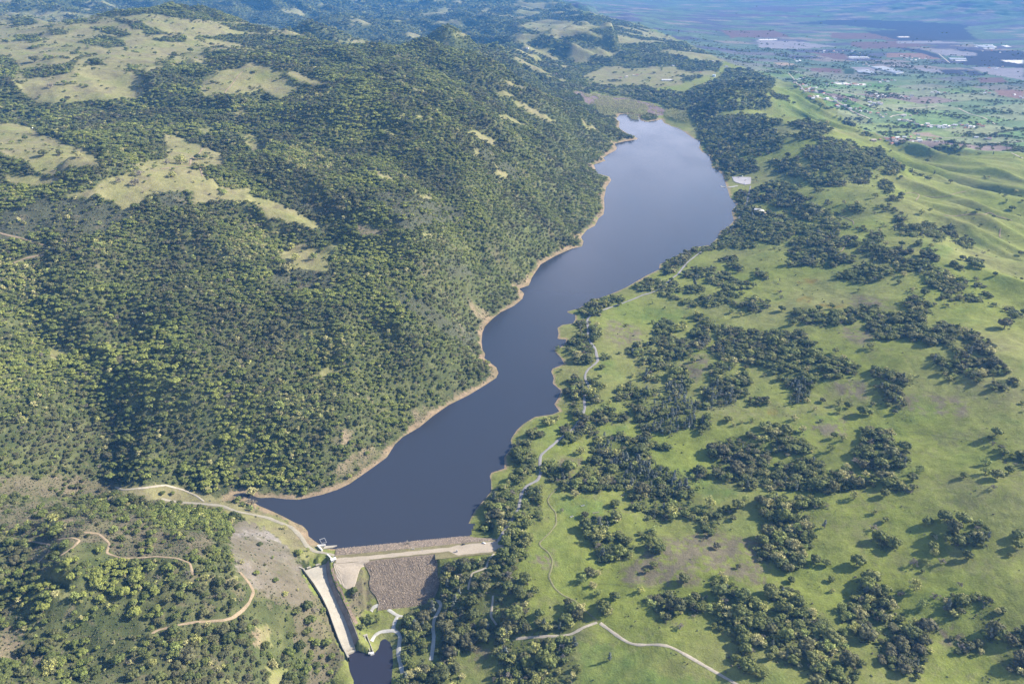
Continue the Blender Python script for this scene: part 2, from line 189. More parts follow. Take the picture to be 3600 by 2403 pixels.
# groves on the open eastern side
GROVES = """R3:0,1300 100,1250 400,1250 420,1330 440,1400 450,1480 380,1568 0,1568
R3:0,0 180,0 150,120 60,220 0,260
R3:60,280 120,230 200,340 210,400 150,440 90,400
R3:0,420 80,420 110,560 120,620 90,700 0,700
R3:0,720 40,760 20,900 0,1000
R3:30,900 100,870 170,930 120,1010 100,1100 30,1090
R3:150,1140 300,1140 430,1150 420,1240 300,1230 180,1220
R3:200,60 380,50 390,180 480,130 560,0 960,0 990,90 1190,110 1190,200 1240,260 1250,340 1400,380 1510,370 1510,430 1400,470 1380,550 1290,530 1280,460 1200,420 1100,380 1070,340 1100,430 1020,480 930,470 900,410 850,380 780,380 800,320 850,250 750,240 480,250 380,240 240,190
R3:1200,100 1350,110 1340,170 1220,190
R3:1350,0 1757,0 1757,210 1600,250 1540,200 1400,150
R3:495,410 590,410 640,460 700,430 640,480 620,560 770,540 760,590 850,610 830,690 720,700 660,740 580,740 570,650 530,600 490,500
R3:910,510 990,510 1030,640 950,700 900,600
R3:650,340 720,340 700,390 650,380
R3:610,430 720,420 720,460 620,480
R3:600,1000 690,1010 690,1090 610,1090
R3:370,1020 430,1040 490,1080 480,1120 400,1120 370,1060
R3:890,960 1000,970 1050,910 1140,930 1140,1080 1080,1180 1020,1180 960,1060 900,1000
R3:1180,980 1330,960 1320,1090 1200,1080
R3:1350,870 1430,820 1500,840 1550,960 1690,1000 1757,1080 1757,1360 1620,1300 1530,1290 1470,1220 1400,1190 1380,1080 1390,960
R3:1540,1290 1630,1290 1620,1380 1550,1380
R3:1470,1370 1560,1360 1620,1420 1740,1480 1740,1568 1680,1530 1600,1490 1500,1440
R3:1690,320 1757,290 1757,740 1690,720 1680,640 1720,540 1690,420
R4:0,120 100,60 250,20 370,60 420,130 560,110 640,180 740,180 740,230 620,240 500,250 420,290 380,270 200,240 100,250 0,240
R4:560,0 970,0 970,80 880,120 740,120 600,90
R4:740,130 850,160 940,220 1000,240 990,260 850,240 780,200
R4:0,280 120,260 130,320 220,380 260,450 300,560 270,620 240,680 270,760 200,810 120,820 60,770 0,700
R4:220,290 300,290 400,320 400,370 330,390 250,390
R4:730,560 830,540 900,580 890,640 800,660 740,610
R4:1380,470 1470,460 1545,540 1530,580 1470,580 1400,530
R4:1220,560 1300,530 1380,540 1480,580 1490,630 1370,640 1250,640
R4:1600,0 1757,0 1757,110 1700,70 1620,50
R4:610,870 700,840 760,890 820,960 860,1020 920,1080 930,1160 1050,1160 1180,1130 1200,1200 1100,1240 1110,1330 1080,1400 1050,1500 960,1530 880,1480 780,1440 710,1350 700,1280 620,1280 600,1200 500,1130 490,1040 600,960
R4:0,1080 80,1000 230,1000 340,1090 400,1160 470,1190 520,1260 560,1350 650,1410 640,1490 580,1568 330,1568 280,1490 130,1440 0,1380
R4:0,930 100,920 200,940 200,970 60,1000 0,1000
R4:1190,1000 1270,970 1370,990 1360,1080 1300,1130 1210,1120
R4:1370,960 1440,940 1530,990 1600,1060 1590,1110 1560,1150 1590,1280 1540,1290 1450,1220 1390,1130 1420,1050
R4:1280,1340 1380,1300 1460,1310 1450,1370 1320,1380
R4:1570,1220 1757,1210 1757,1330 1640,1330
R4:1540,1390 1650,1370 1757,1400 1757,1510 1640,1480 1560,1430
R4:1460,1510 1530,1490 1560,1568 1450,1568
R5:1170,90 1250,10 1320,20 1400,0 1380,60 1310,110 1240,150 1180,150
R5:960,240 1060,180 1160,220 1200,200 1280,200 1320,260 1400,230 1500,250 1520,290 1430,300 1340,280 1250,290 1150,300 1080,270 990,280
R5:1120,300 1200,290 1300,330 1440,360 1560,310 1660,290 1820,300 1740,350 1680,390 1600,410 1470,400 1380,390 1290,350 1200,320
R5:1360,130 1430,90 1480,100 1580,80 1600,110 1520,170 1430,180 1380,170
R5:1520,190 1600,140 1680,130 1740,180 1880,230 1840,260 1750,270 1650,260 1580,230
R5:1620,50 1700,0 1790,20 1780,50 1690,60
R5:1690,80 1820,80 1820,110 1720,95
R5:1920,160 2016,110 2016,190
R5:1700,370 1870,380 1920,340 2016,350 2016,410 1920,450 1870,430 1860,390 1780,400
R5:1110,560 1180,510 1260,520 1280,600 1250,640 1160,660 1110,610
R5:1410,490 1500,460 1540,490 1550,560 1640,560 1700,570 1770,560 1880,600 2016,610 2016,880 1900,860 1820,840 1700,840 1600,800 1540,740 1640,700 1600,600 1540,590 1530,670 1520,740 1440,740 1400,700 1290,730 1180,720 1090,690 1180,660 1300,640 1380,640 1380,580 1450,570 1440,520
R5:900,740 960,710 1080,690 1100,770 1000,800 930,780
R5:1090,770 1200,740 1350,700 1420,770 1330,810 1250,850 1290,880 1240,900 1150,900 1080,860 1000,870 970,850 1000,830 1080,820 1090,800
R5:1070,880 1190,860 1160,920 1150,990 1080,1000 1010,980 1070,940
R5:1250,890 1330,880 1390,960 1400,1000 1380,1080 1280,1100 1210,1080 1200,1020 1240,960
R5:800,1070 880,1010 930,1010 1000,1060 1120,1050 1140,1100 1070,1110 1060,1160 1000,1200 900,1190 830,1150
R5:1050,1200 1120,1150 1230,1110 1350,1100 1480,1150 1470,1200 1440,1260 1480,1320 1460,1360 1300,1360 1250,1420 1160,1400 1000,1380 960,1300 960,1230
R5:1480,1060 1600,1020 1700,1060 1780,1090 1770,1160 1680,1180 1560,1220 1480,1190
R5:1480,1270 1580,1300 1570,1370 1490,1420 1440,1360
R5:620,1480 700,1430 880,1400 900,1440 1080,1440 1180,1490 1250,1490 1240,1520 1120,1530 1000,1568 640,1568
R5:540,440 640,360 730,330 850,310 880,350 780,380 700,410 690,460 600,480 570,470
R5:510,520 600,500 600,640 650,700 660,770 640,850 560,860 490,840 470,770 440,700 480,650 540,590
R5:610,530 690,580 700,650 640,670 610,620
R5:680,770 790,800 740,820 680,800
R5:440,980 530,960 620,990 630,1040 560,1090 540,1180 560,1250 500,1300 460,1230 470,1130 430,1110 470,1040
R5:600,950 720,1020 700,1060 630,1080 690,1100 670,1160 600,1170 580,1100
R5:640,1230 740,1190 800,1240 800,1290 720,1320 640,1320
R5:370,1390 460,1330 580,1300 680,1360 670,1420 560,1430 420,1470
R5:840,1290 880,1240 910,1290 880,1330
R5:120,1380 250,1380 250,1420 150,1450 120,1420
R5:240,1290 360,1280 340,1320 260,1320
R5:1560,870 1650,860 1740,850 1740,890 1640,910 1560,890
R5:1550,930 1640,900 1720,950 1820,920 1890,970 1850,1030 1760,1030 1700,990 1580,990
R5:1580,1010 1680,1000 1760,1050 1840,1060 1840,1110 1740,1130
R5:1830,1130 2016,1110 2016,1180 1880,1180
R5:1570,1568 1600,1490 1680,1440 1820,1400 1990,1420 2016,1568
R5:1940,1370 2016,1350 2016,1400
R6:0,590 70,580 130,600 260,610 370,680 340,740 420,760 560,810 650,830 710,870 690,930 560,970 440,970 330,1020 310,1060 300,1130 200,1190 150,1160 200,1070 120,1000 30,920 0,880
R6:130,60 200,0 650,0 660,30 560,80 440,100 340,70 160,90
R6:540,180 640,100 760,50 850,80 800,120 900,150 890,190 720,220 600,190
R6:760,0 1060,0 1080,60 1010,80 930,40
R6:1000,90 1090,40 1160,60 1150,130 1050,130
R6:870,100 920,70 1000,160 960,160
R6:1170,60 1230,50 1380,110 1440,150 1570,200 1560,240 1520,300 1400,300 1250,240 1230,150
R6:1560,40 1600,40 1710,80 1690,100 1620,90
R6:1420,70 1520,80 1570,120 1500,105
R6:1630,240 1680,220 1710,260 1660,270
R6:1680,310 1740,280 1780,320 1730,330
R6:1340,310 1500,320 1640,320 1700,370 1620,370 1440,350 1350,340
R6:1720,370 1820,370 1850,410 1760,390
R6:1870,420 1960,420 1990,490 1940,490
R6:1100,280 1150,260 1190,290 1180,320 1110,310
R6:1030,360 1150,320 1230,340 1290,390 1260,440 1300,460 1240,470 1180,440 1060,400
R6:1380,380 1440,390 1440,410
R6:160,500 230,420 320,440 400,430 420,470 560,450 590,420 720,420 830,390 900,440 950,470 1100,450 1200,440 1240,490 1240,540 1180,570 1300,570 1370,540 1480,560 1520,600 1480,650 1470,690 1330,710 1230,710 1220,660 1120,670 1000,670 880,670 830,630 770,560 790,520 680,490 650,540 560,550 420,560 330,540 230,520
R6:1530,660 1600,600 1700,640 1790,770 1780,810 1690,780 1600,740 1530,710
R6:1400,710 1450,710 1480,740 1420,750
R6:1280,790 1340,770 1380,810 1440,830 1520,750 1580,750 1600,800 1690,800 1780,830 1800,880 1870,870 1910,920 1870,940 1790,920 1780,960 1720,940 1720,990 1640,1000 1600,960 1530,940 1440,920 1380,870 1290,830
R6:1380,920 1460,920 1510,960 1470,1010 1390,970
R6:1770,1010 1850,990 1890,1050 1880,1080 1780,1050
R6:1880,990 1940,970 1980,1010 1960,1040 1890,1020
R6:1980,1040 2016,1050 2016,1110
R6:780,900 830,890 970,920 1080,950 1150,970 1140,1010 1010,1020 960,990 860,970
R6:850,1030 920,1020 1050,1050 1080,1130 1050,1200 960,1200 890,1150 870,1080
R6:1790,1540 1850,1510 1890,1540 1880,1568
R6:0,1320 100,1350 230,1370 250,1410 100,1410 0,1400
R6:0,1450 120,1420 300,1460 370,1510 340,1568 0,1568
R6:760,1370 860,1370 970,1420 1000,1500 1090,1530 1080,1568 660,1568 740,1480
T2:0,0 100,0 100,100 0,110
T2:310,80 380,30 470,60 580,140 680,190 870,240 900,300 890,390 760,360 600,310 500,240 420,170 320,130
T2:420,0 740,0 840,50 900,60 1020,80 1080,140 1200,200 1240,260 1150,320 1080,290 950,230 830,200 740,150 820,140 780,80 600,40
T2:1260,250 1360,290 1430,320 1350,310
T2:1410,350 1480,320 1490,340 1430,365
T2:950,390 1060,345 1150,400 1160,450 1090,470 1000,410
T2:1090,500 1210,490 1220,540 1120,550
T2:20,180 160,150 250,200 380,280 390,330 550,300 610,350 690,370 660,410 540,410 380,390 310,320 200,310 60,280
T2:0,380 130,370 310,400 310,430 180,450 0,440
T2:0,480 160,460 330,520 430,510 430,560 310,590 100,610 0,560
T2:170,650 260,590 380,570 520,610 620,650 610,730 500,750 330,720 210,680
T2:0,650 120,680 100,740 0,730
T2:0,760 180,740 350,760 540,760 640,750 620,790 630,870 480,880 250,840 60,870 0,870
T2:160,950 250,890 480,890 650,870 750,860 830,940 780,960 650,970 580,990 660,1050 780,1040 740,1110 600,1140 480,1120 400,1150 250,1090 180,1030
T2:450,420 490,450 440,470
T2:530,550 590,540 600,570 530,580
T2:740,620 800,590 850,620 820,650
T2:940,650 1000,620 990,670
T2:980,600 1030,590 1030,630
T2:1040,600 1120,570 1180,640 1060,640
T2:1150,670 1230,650 1290,700 1260,750 1190,740 1150,700
T2:1000,750 1100,780 1200,830 1250,840 1370,860 1330,880 1230,860 1120,800
T2:1130,760 1200,750 1300,760 1420,820 1430,870 1330,850 1210,810
T2:1400,760 1480,730 1540,770 1580,850 1620,900 1560,920 1480,870 1420,810
T2:1570,790 1660,760 1720,840 1760,920 1720,940 1650,870
T2:1780,920 1840,870 1880,940 1870,990 1790,960
T2:700,770 790,790 700,800
T2:820,780 860,770 910,820 830,820
T2:910,880 960,810 1060,870 1040,900 940,900
T2:850,900 920,900 1000,950 1090,980 1090,1020 1200,1040 1250,1080 1230,1130 1110,1110 960,1090 850,1040 770,990 880,970
T2:1130,950 1230,980 1360,1060 1330,1070 1220,1020
T2:1340,930 1400,900 1440,940 1390,970
T2:1420,1060 1490,1000 1560,1080 1550,1100 1450,1070
U3:0,660 40,690 30,760 110,880 130,1000 180,1060 200,1130 280,1174 520,1174 380,1110 330,1080 540,1050 650,1060 680,1000 690,940 600,880 550,800 480,790 300,800 270,770 620,750 600,680 560,640 620,610 650,560 560,520 470,480 300,470 260,520 200,560 60,610
U3:610,820 680,830 680,870 620,860
U3:720,850 850,830 1000,860 1010,910 940,960 890,940 1000,960 1130,970 1230,1020 1360,1030 1400,1090 1490,1130 1500,1174 900,1174 820,1030 900,1010 980,1000 880,960 780,970 720,930 840,920 760,870
U3:600,630 700,660 740,710 680,690 610,660
U3:910,690 1030,750 990,750 920,710
U3:1200,890 1320,950 1280,940
U3:1080,810 1160,850 1160,880
U4:400,200 560,200 800,230 1000,250 1200,270 1380,300 1400,350 1380,420 1250,430 1160,370 1000,340 830,310 600,270 440,250
U4:1490,650 1560,560 1650,500 1950,460 2080,560 2120,650 2050,740 1950,720 1950,790 1770,800 1900,820 1940,880 1880,920 1740,940 1700,1000 1680,950 1600,870 1560,780 1490,720
U4:2030,830 2240,790 2240,960 2100,920
U4:1770,1080 1980,1020 2240,1000 2240,1180 2080,1190 1960,1140 1800,1180 1750,1130
U4:1740,1200 1850,1180 2000,1200 2150,1280 2240,1300 2240,1400 2100,1480 1950,1500 1720,1510 1560,1520 1400,1568 1310,1568 1390,1500 1560,1500 1620,1440 1640,1380 1700,1340 1750,1290
R1:1400,570 1500,560 1560,600 1700,580 1800,570 1870,560 1900,460 1940,420 2000,320 2080,180 2230,0 2230,300 2120,330 2140,500 2100,580 2040,640 2030,760 2100,900 2130,1000 2120,1100 2200,1200 2230,1250 2230,1568 1850,1568 1900,1350 1850,1240 1700,1230 1720,1300 1560,1330 1600,1568 1120,1568 1090,1400 1110,1290 1130,1180 1160,1080 1180,1000 1300,910 1400,860 1390,700
R1:1800,120 1880,20 2000,0 2080,60 2050,220 1990,300 1930,380 1850,440 1760,440 1700,400 1790,260
R1:810,1080 880,1040 960,1000 960,1100 900,1170 810,1170
R5:0,1500 120,1440 160,1490 100,1568 0,1568"""
WOODS = """U1:1090,430 1340,440 1470,480 1440,520 1380,590 1300,590 1200,530
U1:0,390 100,420 150,480 90,530 60,590 0,600
U1:180,480 300,460 460,440 590,390 560,420 470,500 330,530 200,540
U1:560,290 700,240 860,290 870,320 730,330
U1:880,440 960,480 990,520 930,525
U1:50,130 190,110 270,160 150,180
U1:430,100 560,110 620,150 500,170
U1:720,110 860,140 1000,170 1120,220 1200,240 1000,240 920,190
U1:600,190 760,190 900,240 840,260 700,220
U1:1520,160 1880,180 1850,230 1600,210
U1:1060,270 1300,250 1290,290 1100,290
U1:620,430 660,415 710,440 650,455
U1:340,205 420,205 500,235 380,240
U1:120,240 250,240 280,280 150,285
R8:350,760 400,730 440,760 390,780"""
GLADES = """U3:210,680 290,680 300,720 250,725
U3:410,490 470,500 430,512
U3:440,540 560,530 500,562
R1:1380,850 1460,860 1440,900 1380,900
R3:440,1220 600,1240 560,1300 450,1300
U4:1960,1180 2200,1190 2100,1250 1980,1240
U4:1890,1060 2060,1060 1960,1110
U4:1890,1440 2150,1490 1960,1520
T6:750,190 1050,190 950,280 780,240"""
PINES = """R5:1050,1200 1120,1150 1230,1110 1350,1100 1480,1150 1470,1200 1440,1260 1480,1320 1460,1360 1300,1360 1250,1420 1100,1380 1060,1300
R5:1210,1000 1390,1000 1380,1080 1280,1100 1210,1080
R5:1480,1060 1600,1020 1700,1060 1780,1090 1770,1160 1680,1180 1560,1220 1480,1190
R5:620,1480 700,1430 880,1400 900,1440 800,1568 640,1568
R6:150,960 320,1010 310,1060 300,1130 200,1190 150,1160 170,1070
R3:560,0 700,0 960,80 1000,200 960,300 850,250 700,120
R3:1000,130 1190,110 1190,200 1240,260 1100,260"""
PALE = """T1:0,330 300,260 480,420 650,470 560,520 300,500 100,560 0,580
R8:280,470 600,470 620,560 420,640 280,560
R8:100,850 400,840 520,960 300,1040 100,1000
R7:1450,120 1860,20 1880,200 1600,260
R7:0,200 330,250 330,480 180,500 0,450
R7:640,60 760,80 740,220 640,160
R1:1280,1040 1380,1150 1360,1350 1280,1200
R4:280,1280 520,1260 560,1350 500,1480 300,1480"""
DRY = """R5:740,500 900,520 1050,600 1000,700 850,720 740,660
R3:1050,560 1400,520 1757,600 1757,920 1400,800 1250,900 1100,900 760,880 740,800 850,720
R3:330,20 500,20 420,180 330,170
R5:1280,860 1500,760 1560,800 1560,900 1420,1000
R6:560,560 800,560 830,650 700,690 560,640
R6:950,1100 1300,1080 1600,1150 1560,1260 1250,1260 1050,1200
R6:300,1320 600,1280 640,1420 420,1420
R6:480,990 760,980 760,1120 560,1110
R3:130,690 310,640 310,760 160,800
R1:1640,1250 1860,1300 1800,1440 1600,1460
R4:1180,1190 1300,1150 1360,1260 1200,1330
R6:600,300 950,330 1000,420 620,400"""
LUSH = """R6:390,1260 560,1270 580,1310 420,1320
R6:240,1300 320,1370 300,1430 250,1400
R3:250,270 600,300 620,400 420,430 300,380
R5:700,810 800,830 790,910 680,900
R5:990,400 1380,420 1340,500 1000,540
T2:1400,890 1700,960 1600,1050 1420,1000
U3:620,700 760,520 900,680 1010,820 1000,870 700,790
R3:1160,80 1560,250 1440,330 1260,260
R5:690,1340 910,1330 900,1390 720,1410
R3:440,1280 700,1300 900,1350 1000,1500 1500,1568 480,1568 460,1400"""
FLOWER = "R6:240,340 350,310 360,350 260,370;R6:390,380 620,380 560,410 400,410;R6:230,190 420,180 400,210 240,220;R6:0,1220 90,1200 70,1250 0,1250"
MUD = """U2:1600,625 1750,650 1900,670 2040,690 2180,730 2230,760 2210,800 2150,800 2090,760 1980,745 1830,730 1700,715 1640,660"""
WILLOW = """U2:1740,700 1830,690 1960,690 2080,720 2120,760 2080,800 2000,790 1900,780 1850,800 1790,790 1750,740
U2:1740,660 1850,675 1880,690 1800,690
U2:1950,790 2050,800 2060,830 2020,840 1960,820
U4:1200,430 1370,430 1390,510 1300,520 1210,480"""
# valley fields: colour key, outline
FIELDS = """p T4:50,100 450,110 900,125 750,130 380,125 60,125
p T4:150,60 560,50 820,60 620,70 700,95 560,90
n T4:610,180 900,150 1400,155 1950,190 1900,215 1500,235 1200,210 1000,190
n T4:1160,235 1900,215 2000,300 1400,310 1200,270
b T4:70,230 480,230 600,280 150,285
b T4:900,250 1200,250 1400,300 900,290
b T4:1050,315 1380,310 1680,345 1400,360 1150,370 1050,345
l T4:350,300 640,310 930,350 650,370 350,360
l T4:1400,305 1630,305 1980,325 1650,330 1400,325
l T4:1620,375 1820,375 2000,400 2010,420 1720,415
n T4:1380,360 1560,365 1700,410 1750,450 1650,440 1560,400
n T4:1820,375 2349,380 2349,510 1900,490 1830,450 1920,450 1900,420 2000,420 2000,400
r T4:1310,400 1530,400 1610,430 1480,430 1310,430
b T4:750,395 990,400 1040,445 940,445
w T4:1030,430 1190,430 1190,437 1040,437
w T4:1200,430 1280,430 1280,436
w T4:1960,345 2120,340 2140,365 2060,365
w T4:2160,345 2240,342 2240,353
w T4:1800,437 1910,442 1910,456 1800,455
w T4:360,295 500,297 500,304 370,300
w T4:1390,277 1480,277 1470,285
w T4:2160,450 2349,450 2349,480 2250,470
b T3:580,210 750,210 760,245 590,240
b T3:752,215 848,215 848,250 770,250
d T3:850,215 940,220 960,255 870,260
b T3:600,85 860,95 900,140 790,140 660,100
r T3:1190,85 1480,85 1680,140 1540,140 1350,100
n T3:1640,220 1830,220 1850,265 1700,260
n T3:1830,225 1940,230 2030,275 1900,270
b T3:1960,285 2170,290 2220,330 1990,330
r T3:2110,390 2349,390 2349,470 2240,455 2130,430
l T3:1900,200 2349,210 2349,310 2230,290 2050,260
l T3:1640,60 1760,60 1960,110 1680,105
l T3:900,200 1080,205 1190,240 960,230
l T3:1400,205 1640,220 1690,260 1500,230
w T3:790,332 1040,340 1030,352 800,345
g T3:1060,340 1180,340 1190,370 1070,370
t T3:1430,745 1560,740 1680,790 1450,760
n T3:640,385 690,390 720,415 650,415
t T3:280,165 400,165 470,185 320,185"""
# single trees: kind, tile, x, y, radius in tile units
SINGLES = """o R3 1550 340 45;o R3 1178 840 42;g R3 1315 572 18;p R3 1360 312 42;g R3 345 372 20;p R3 430 262 36;p R3 482 842 38;p R3 552 885 34;p R3 590 935 32;o R3 535 800 44;p R3 590 805 26
o R3 700 962 40;p R3 880 922 30;g R3 400 1038 28;o R3 448 1088 44;o R3 190 1078 32;p R3 1275 222 22;p R3 1600 290 26;o R3 1712 292 24;o R3 60 960 40;p R3 1385 880 24;p R3 1640 975 18;p R3 1465 850 34;g R3 1150 1165 36;p R3 655 1070 36;o R3 650 1040 40
p R4 730 382 30;g R4 720 490 38;o R4 1095 450 38;o R4 1210 412 50;o R4 1335 427 56;o R4 1270 490 58;o R4 1362 682 38;o R4 1130 622 36;p R4 1140 662 38;o R4 1710 540 42;o R4 1705 612 36;o R4 990 146 40;p R4 1042 90 36;o R4 800 255 38
p R4 1490 40 40;p R4 1490 102 40;o R4 1570 132 45;o R4 1650 100 36;g R4 1542 212 30;o R4 610 716 56;o R4 400 735 30;o R4 322 712 38;o R4 432 846 26;p R4 436 926 24;p R4 1005 892 55;g R4 912 946 36;g R4 1000 730 40;p R4 1078 720 32;g R4 1190 720 36
p R4 1062 1014 42;g R4 1140 962 40;p R4 1580 1062 32;g R4 1300 1240 26;o R4 1345 1272 26;o R4 160 850 30;p R4 670 125 30;o R4 1655 680 18;p R4 230 630 26;p R4 1340 985 36
p R4 590 275 36;p R4 940 222 26;p R4 1150 560 20;p R4 540 75 30;o R4 1060 790 16
p R5 1890 1290 26;o R5 1705 1280 34;p R5 1810 1302 20;p R5 1450 450 34;p R5 1730 430 30;p R5 1800 455 30;p R5 1110 515 24;p R5 955 935 28;p R5 765 1150 26;p R5 980 770 36;o R5 1420 820 24;p R5 520 785 46;p R5 360 725 26;p R5 1580 870 26
p R5 300 1300 46;p R5 485 1050 40;p R5 668 530 26;o R5 710 870 28;o R5 845 378 20;p R5 1350 560 38;p R5 1300 550 30;o R5 690 948 20;o R5 520 1240 40;p R5 540 1530 44
o R6 1795 1387 44;g R6 1765 1472 30;o R6 1742 1430 20;p R6 560 1150 38;o R6 632 1172 36;p R6 562 1212 36;o R6 745 1215 50;o R6 800 1230 28;p R6 205 1270 36;p R6 272 1360 38;p R6 590 1432 30;p R6 490 1510 36;o R6 1000 1222 26;o R6 822 1160 22
o R6 430 1132 26;g R6 92 278 24;g R6 105 322 24;o R6 1032 206 20;o R6 1232 288 38;o R6 730 1356 20;o R6 108 416 30;o R6 195 520 32;o R6 1790 142 18;p R6 1065 140 30;p R6 1640 180 24;o R6 1850 1540 40;o R6 1970 1552 28;p R6 310 1130 26
o T2 660 708 18;p T2 815 550 26;p T2 700 550 24;p T2 690 630 26;o T2 1225 930 32;o T2 1200 1280 24;p T2 1490 950 36;p T2 980 490 36;o T2 2240 605 32;o T2 1220 320 18;o T2 2070 680 18;o T2 2080 1210 24;p T2 1245 1200 30;o T2 1785 1060 32;o T2 1900 1120 40;o T2 1955 1140 36
o T2 2320 1020 30;p T2 1410 640 34;p T2 1895 1250 26;o T2 430 268 32;p T2 365 225 34;p T2 1080 930 32;o T2 935 320 20;p T2 1000 320 26;o T2 180 120 30
p U1 1185 1205 30;g U1 930 1255 42;g U1 965 1185 40;p U1 1545 1325 24;g U1 820 1240 34;g U1 985 1320 14;o U1 1460 1395 26;o U1 240 410 34;o U1 660 430 36;o U1 1310 350 20;o U1 1440 675 22;o U1 175 950 22;o U1 300 1055 36;o U1 415 1055 26;p U1 545 1070 30
g U1 1210 365 18;o U1 870 335 16;o U1 545 250 12;o U1 1190 400 18;g U1 350 590 30;o U1 440 700 22;o U1 1360 1085 26;o U1 1410 1085 20;p U1 1245 1105 46;g U1 1150 1115 32;p U1 1345 1135 28;o U1 930 1425 30
p T1 105 1320 46;p T1 265 1315 44;p T1 60 1220 50;o T1 245 1208 36;p T1 40 1420 60;o T1 1735 190 22;o T1 1020 780 22
p R2 1540 395 36;p R2 1450 440 22;g R2 1535 455 40;p R2 1090 1370 46;p R2 1190 1300 40;p R2 195 870 0
o T5 420 1160 52;o T5 318 1160 50;o T5 160 1190 60;o T5 500 1540 52;o T5 230 790 60;o T5 130 830 44;o T5 260 930 60;o T5 240 1040 50;o T5 380 835 40;p T5 8 670 36;o T5 258 1255 34;o T5 60 1500 70;o T5 840 940 60;o T5 770 1000 40;o T5 690 640 44;g T5 700 680 50;g T5 800 560 36;g T5 860 780 30;g T5 1232 165 34;g T5 857 150 15;g T5 897 148 14"""
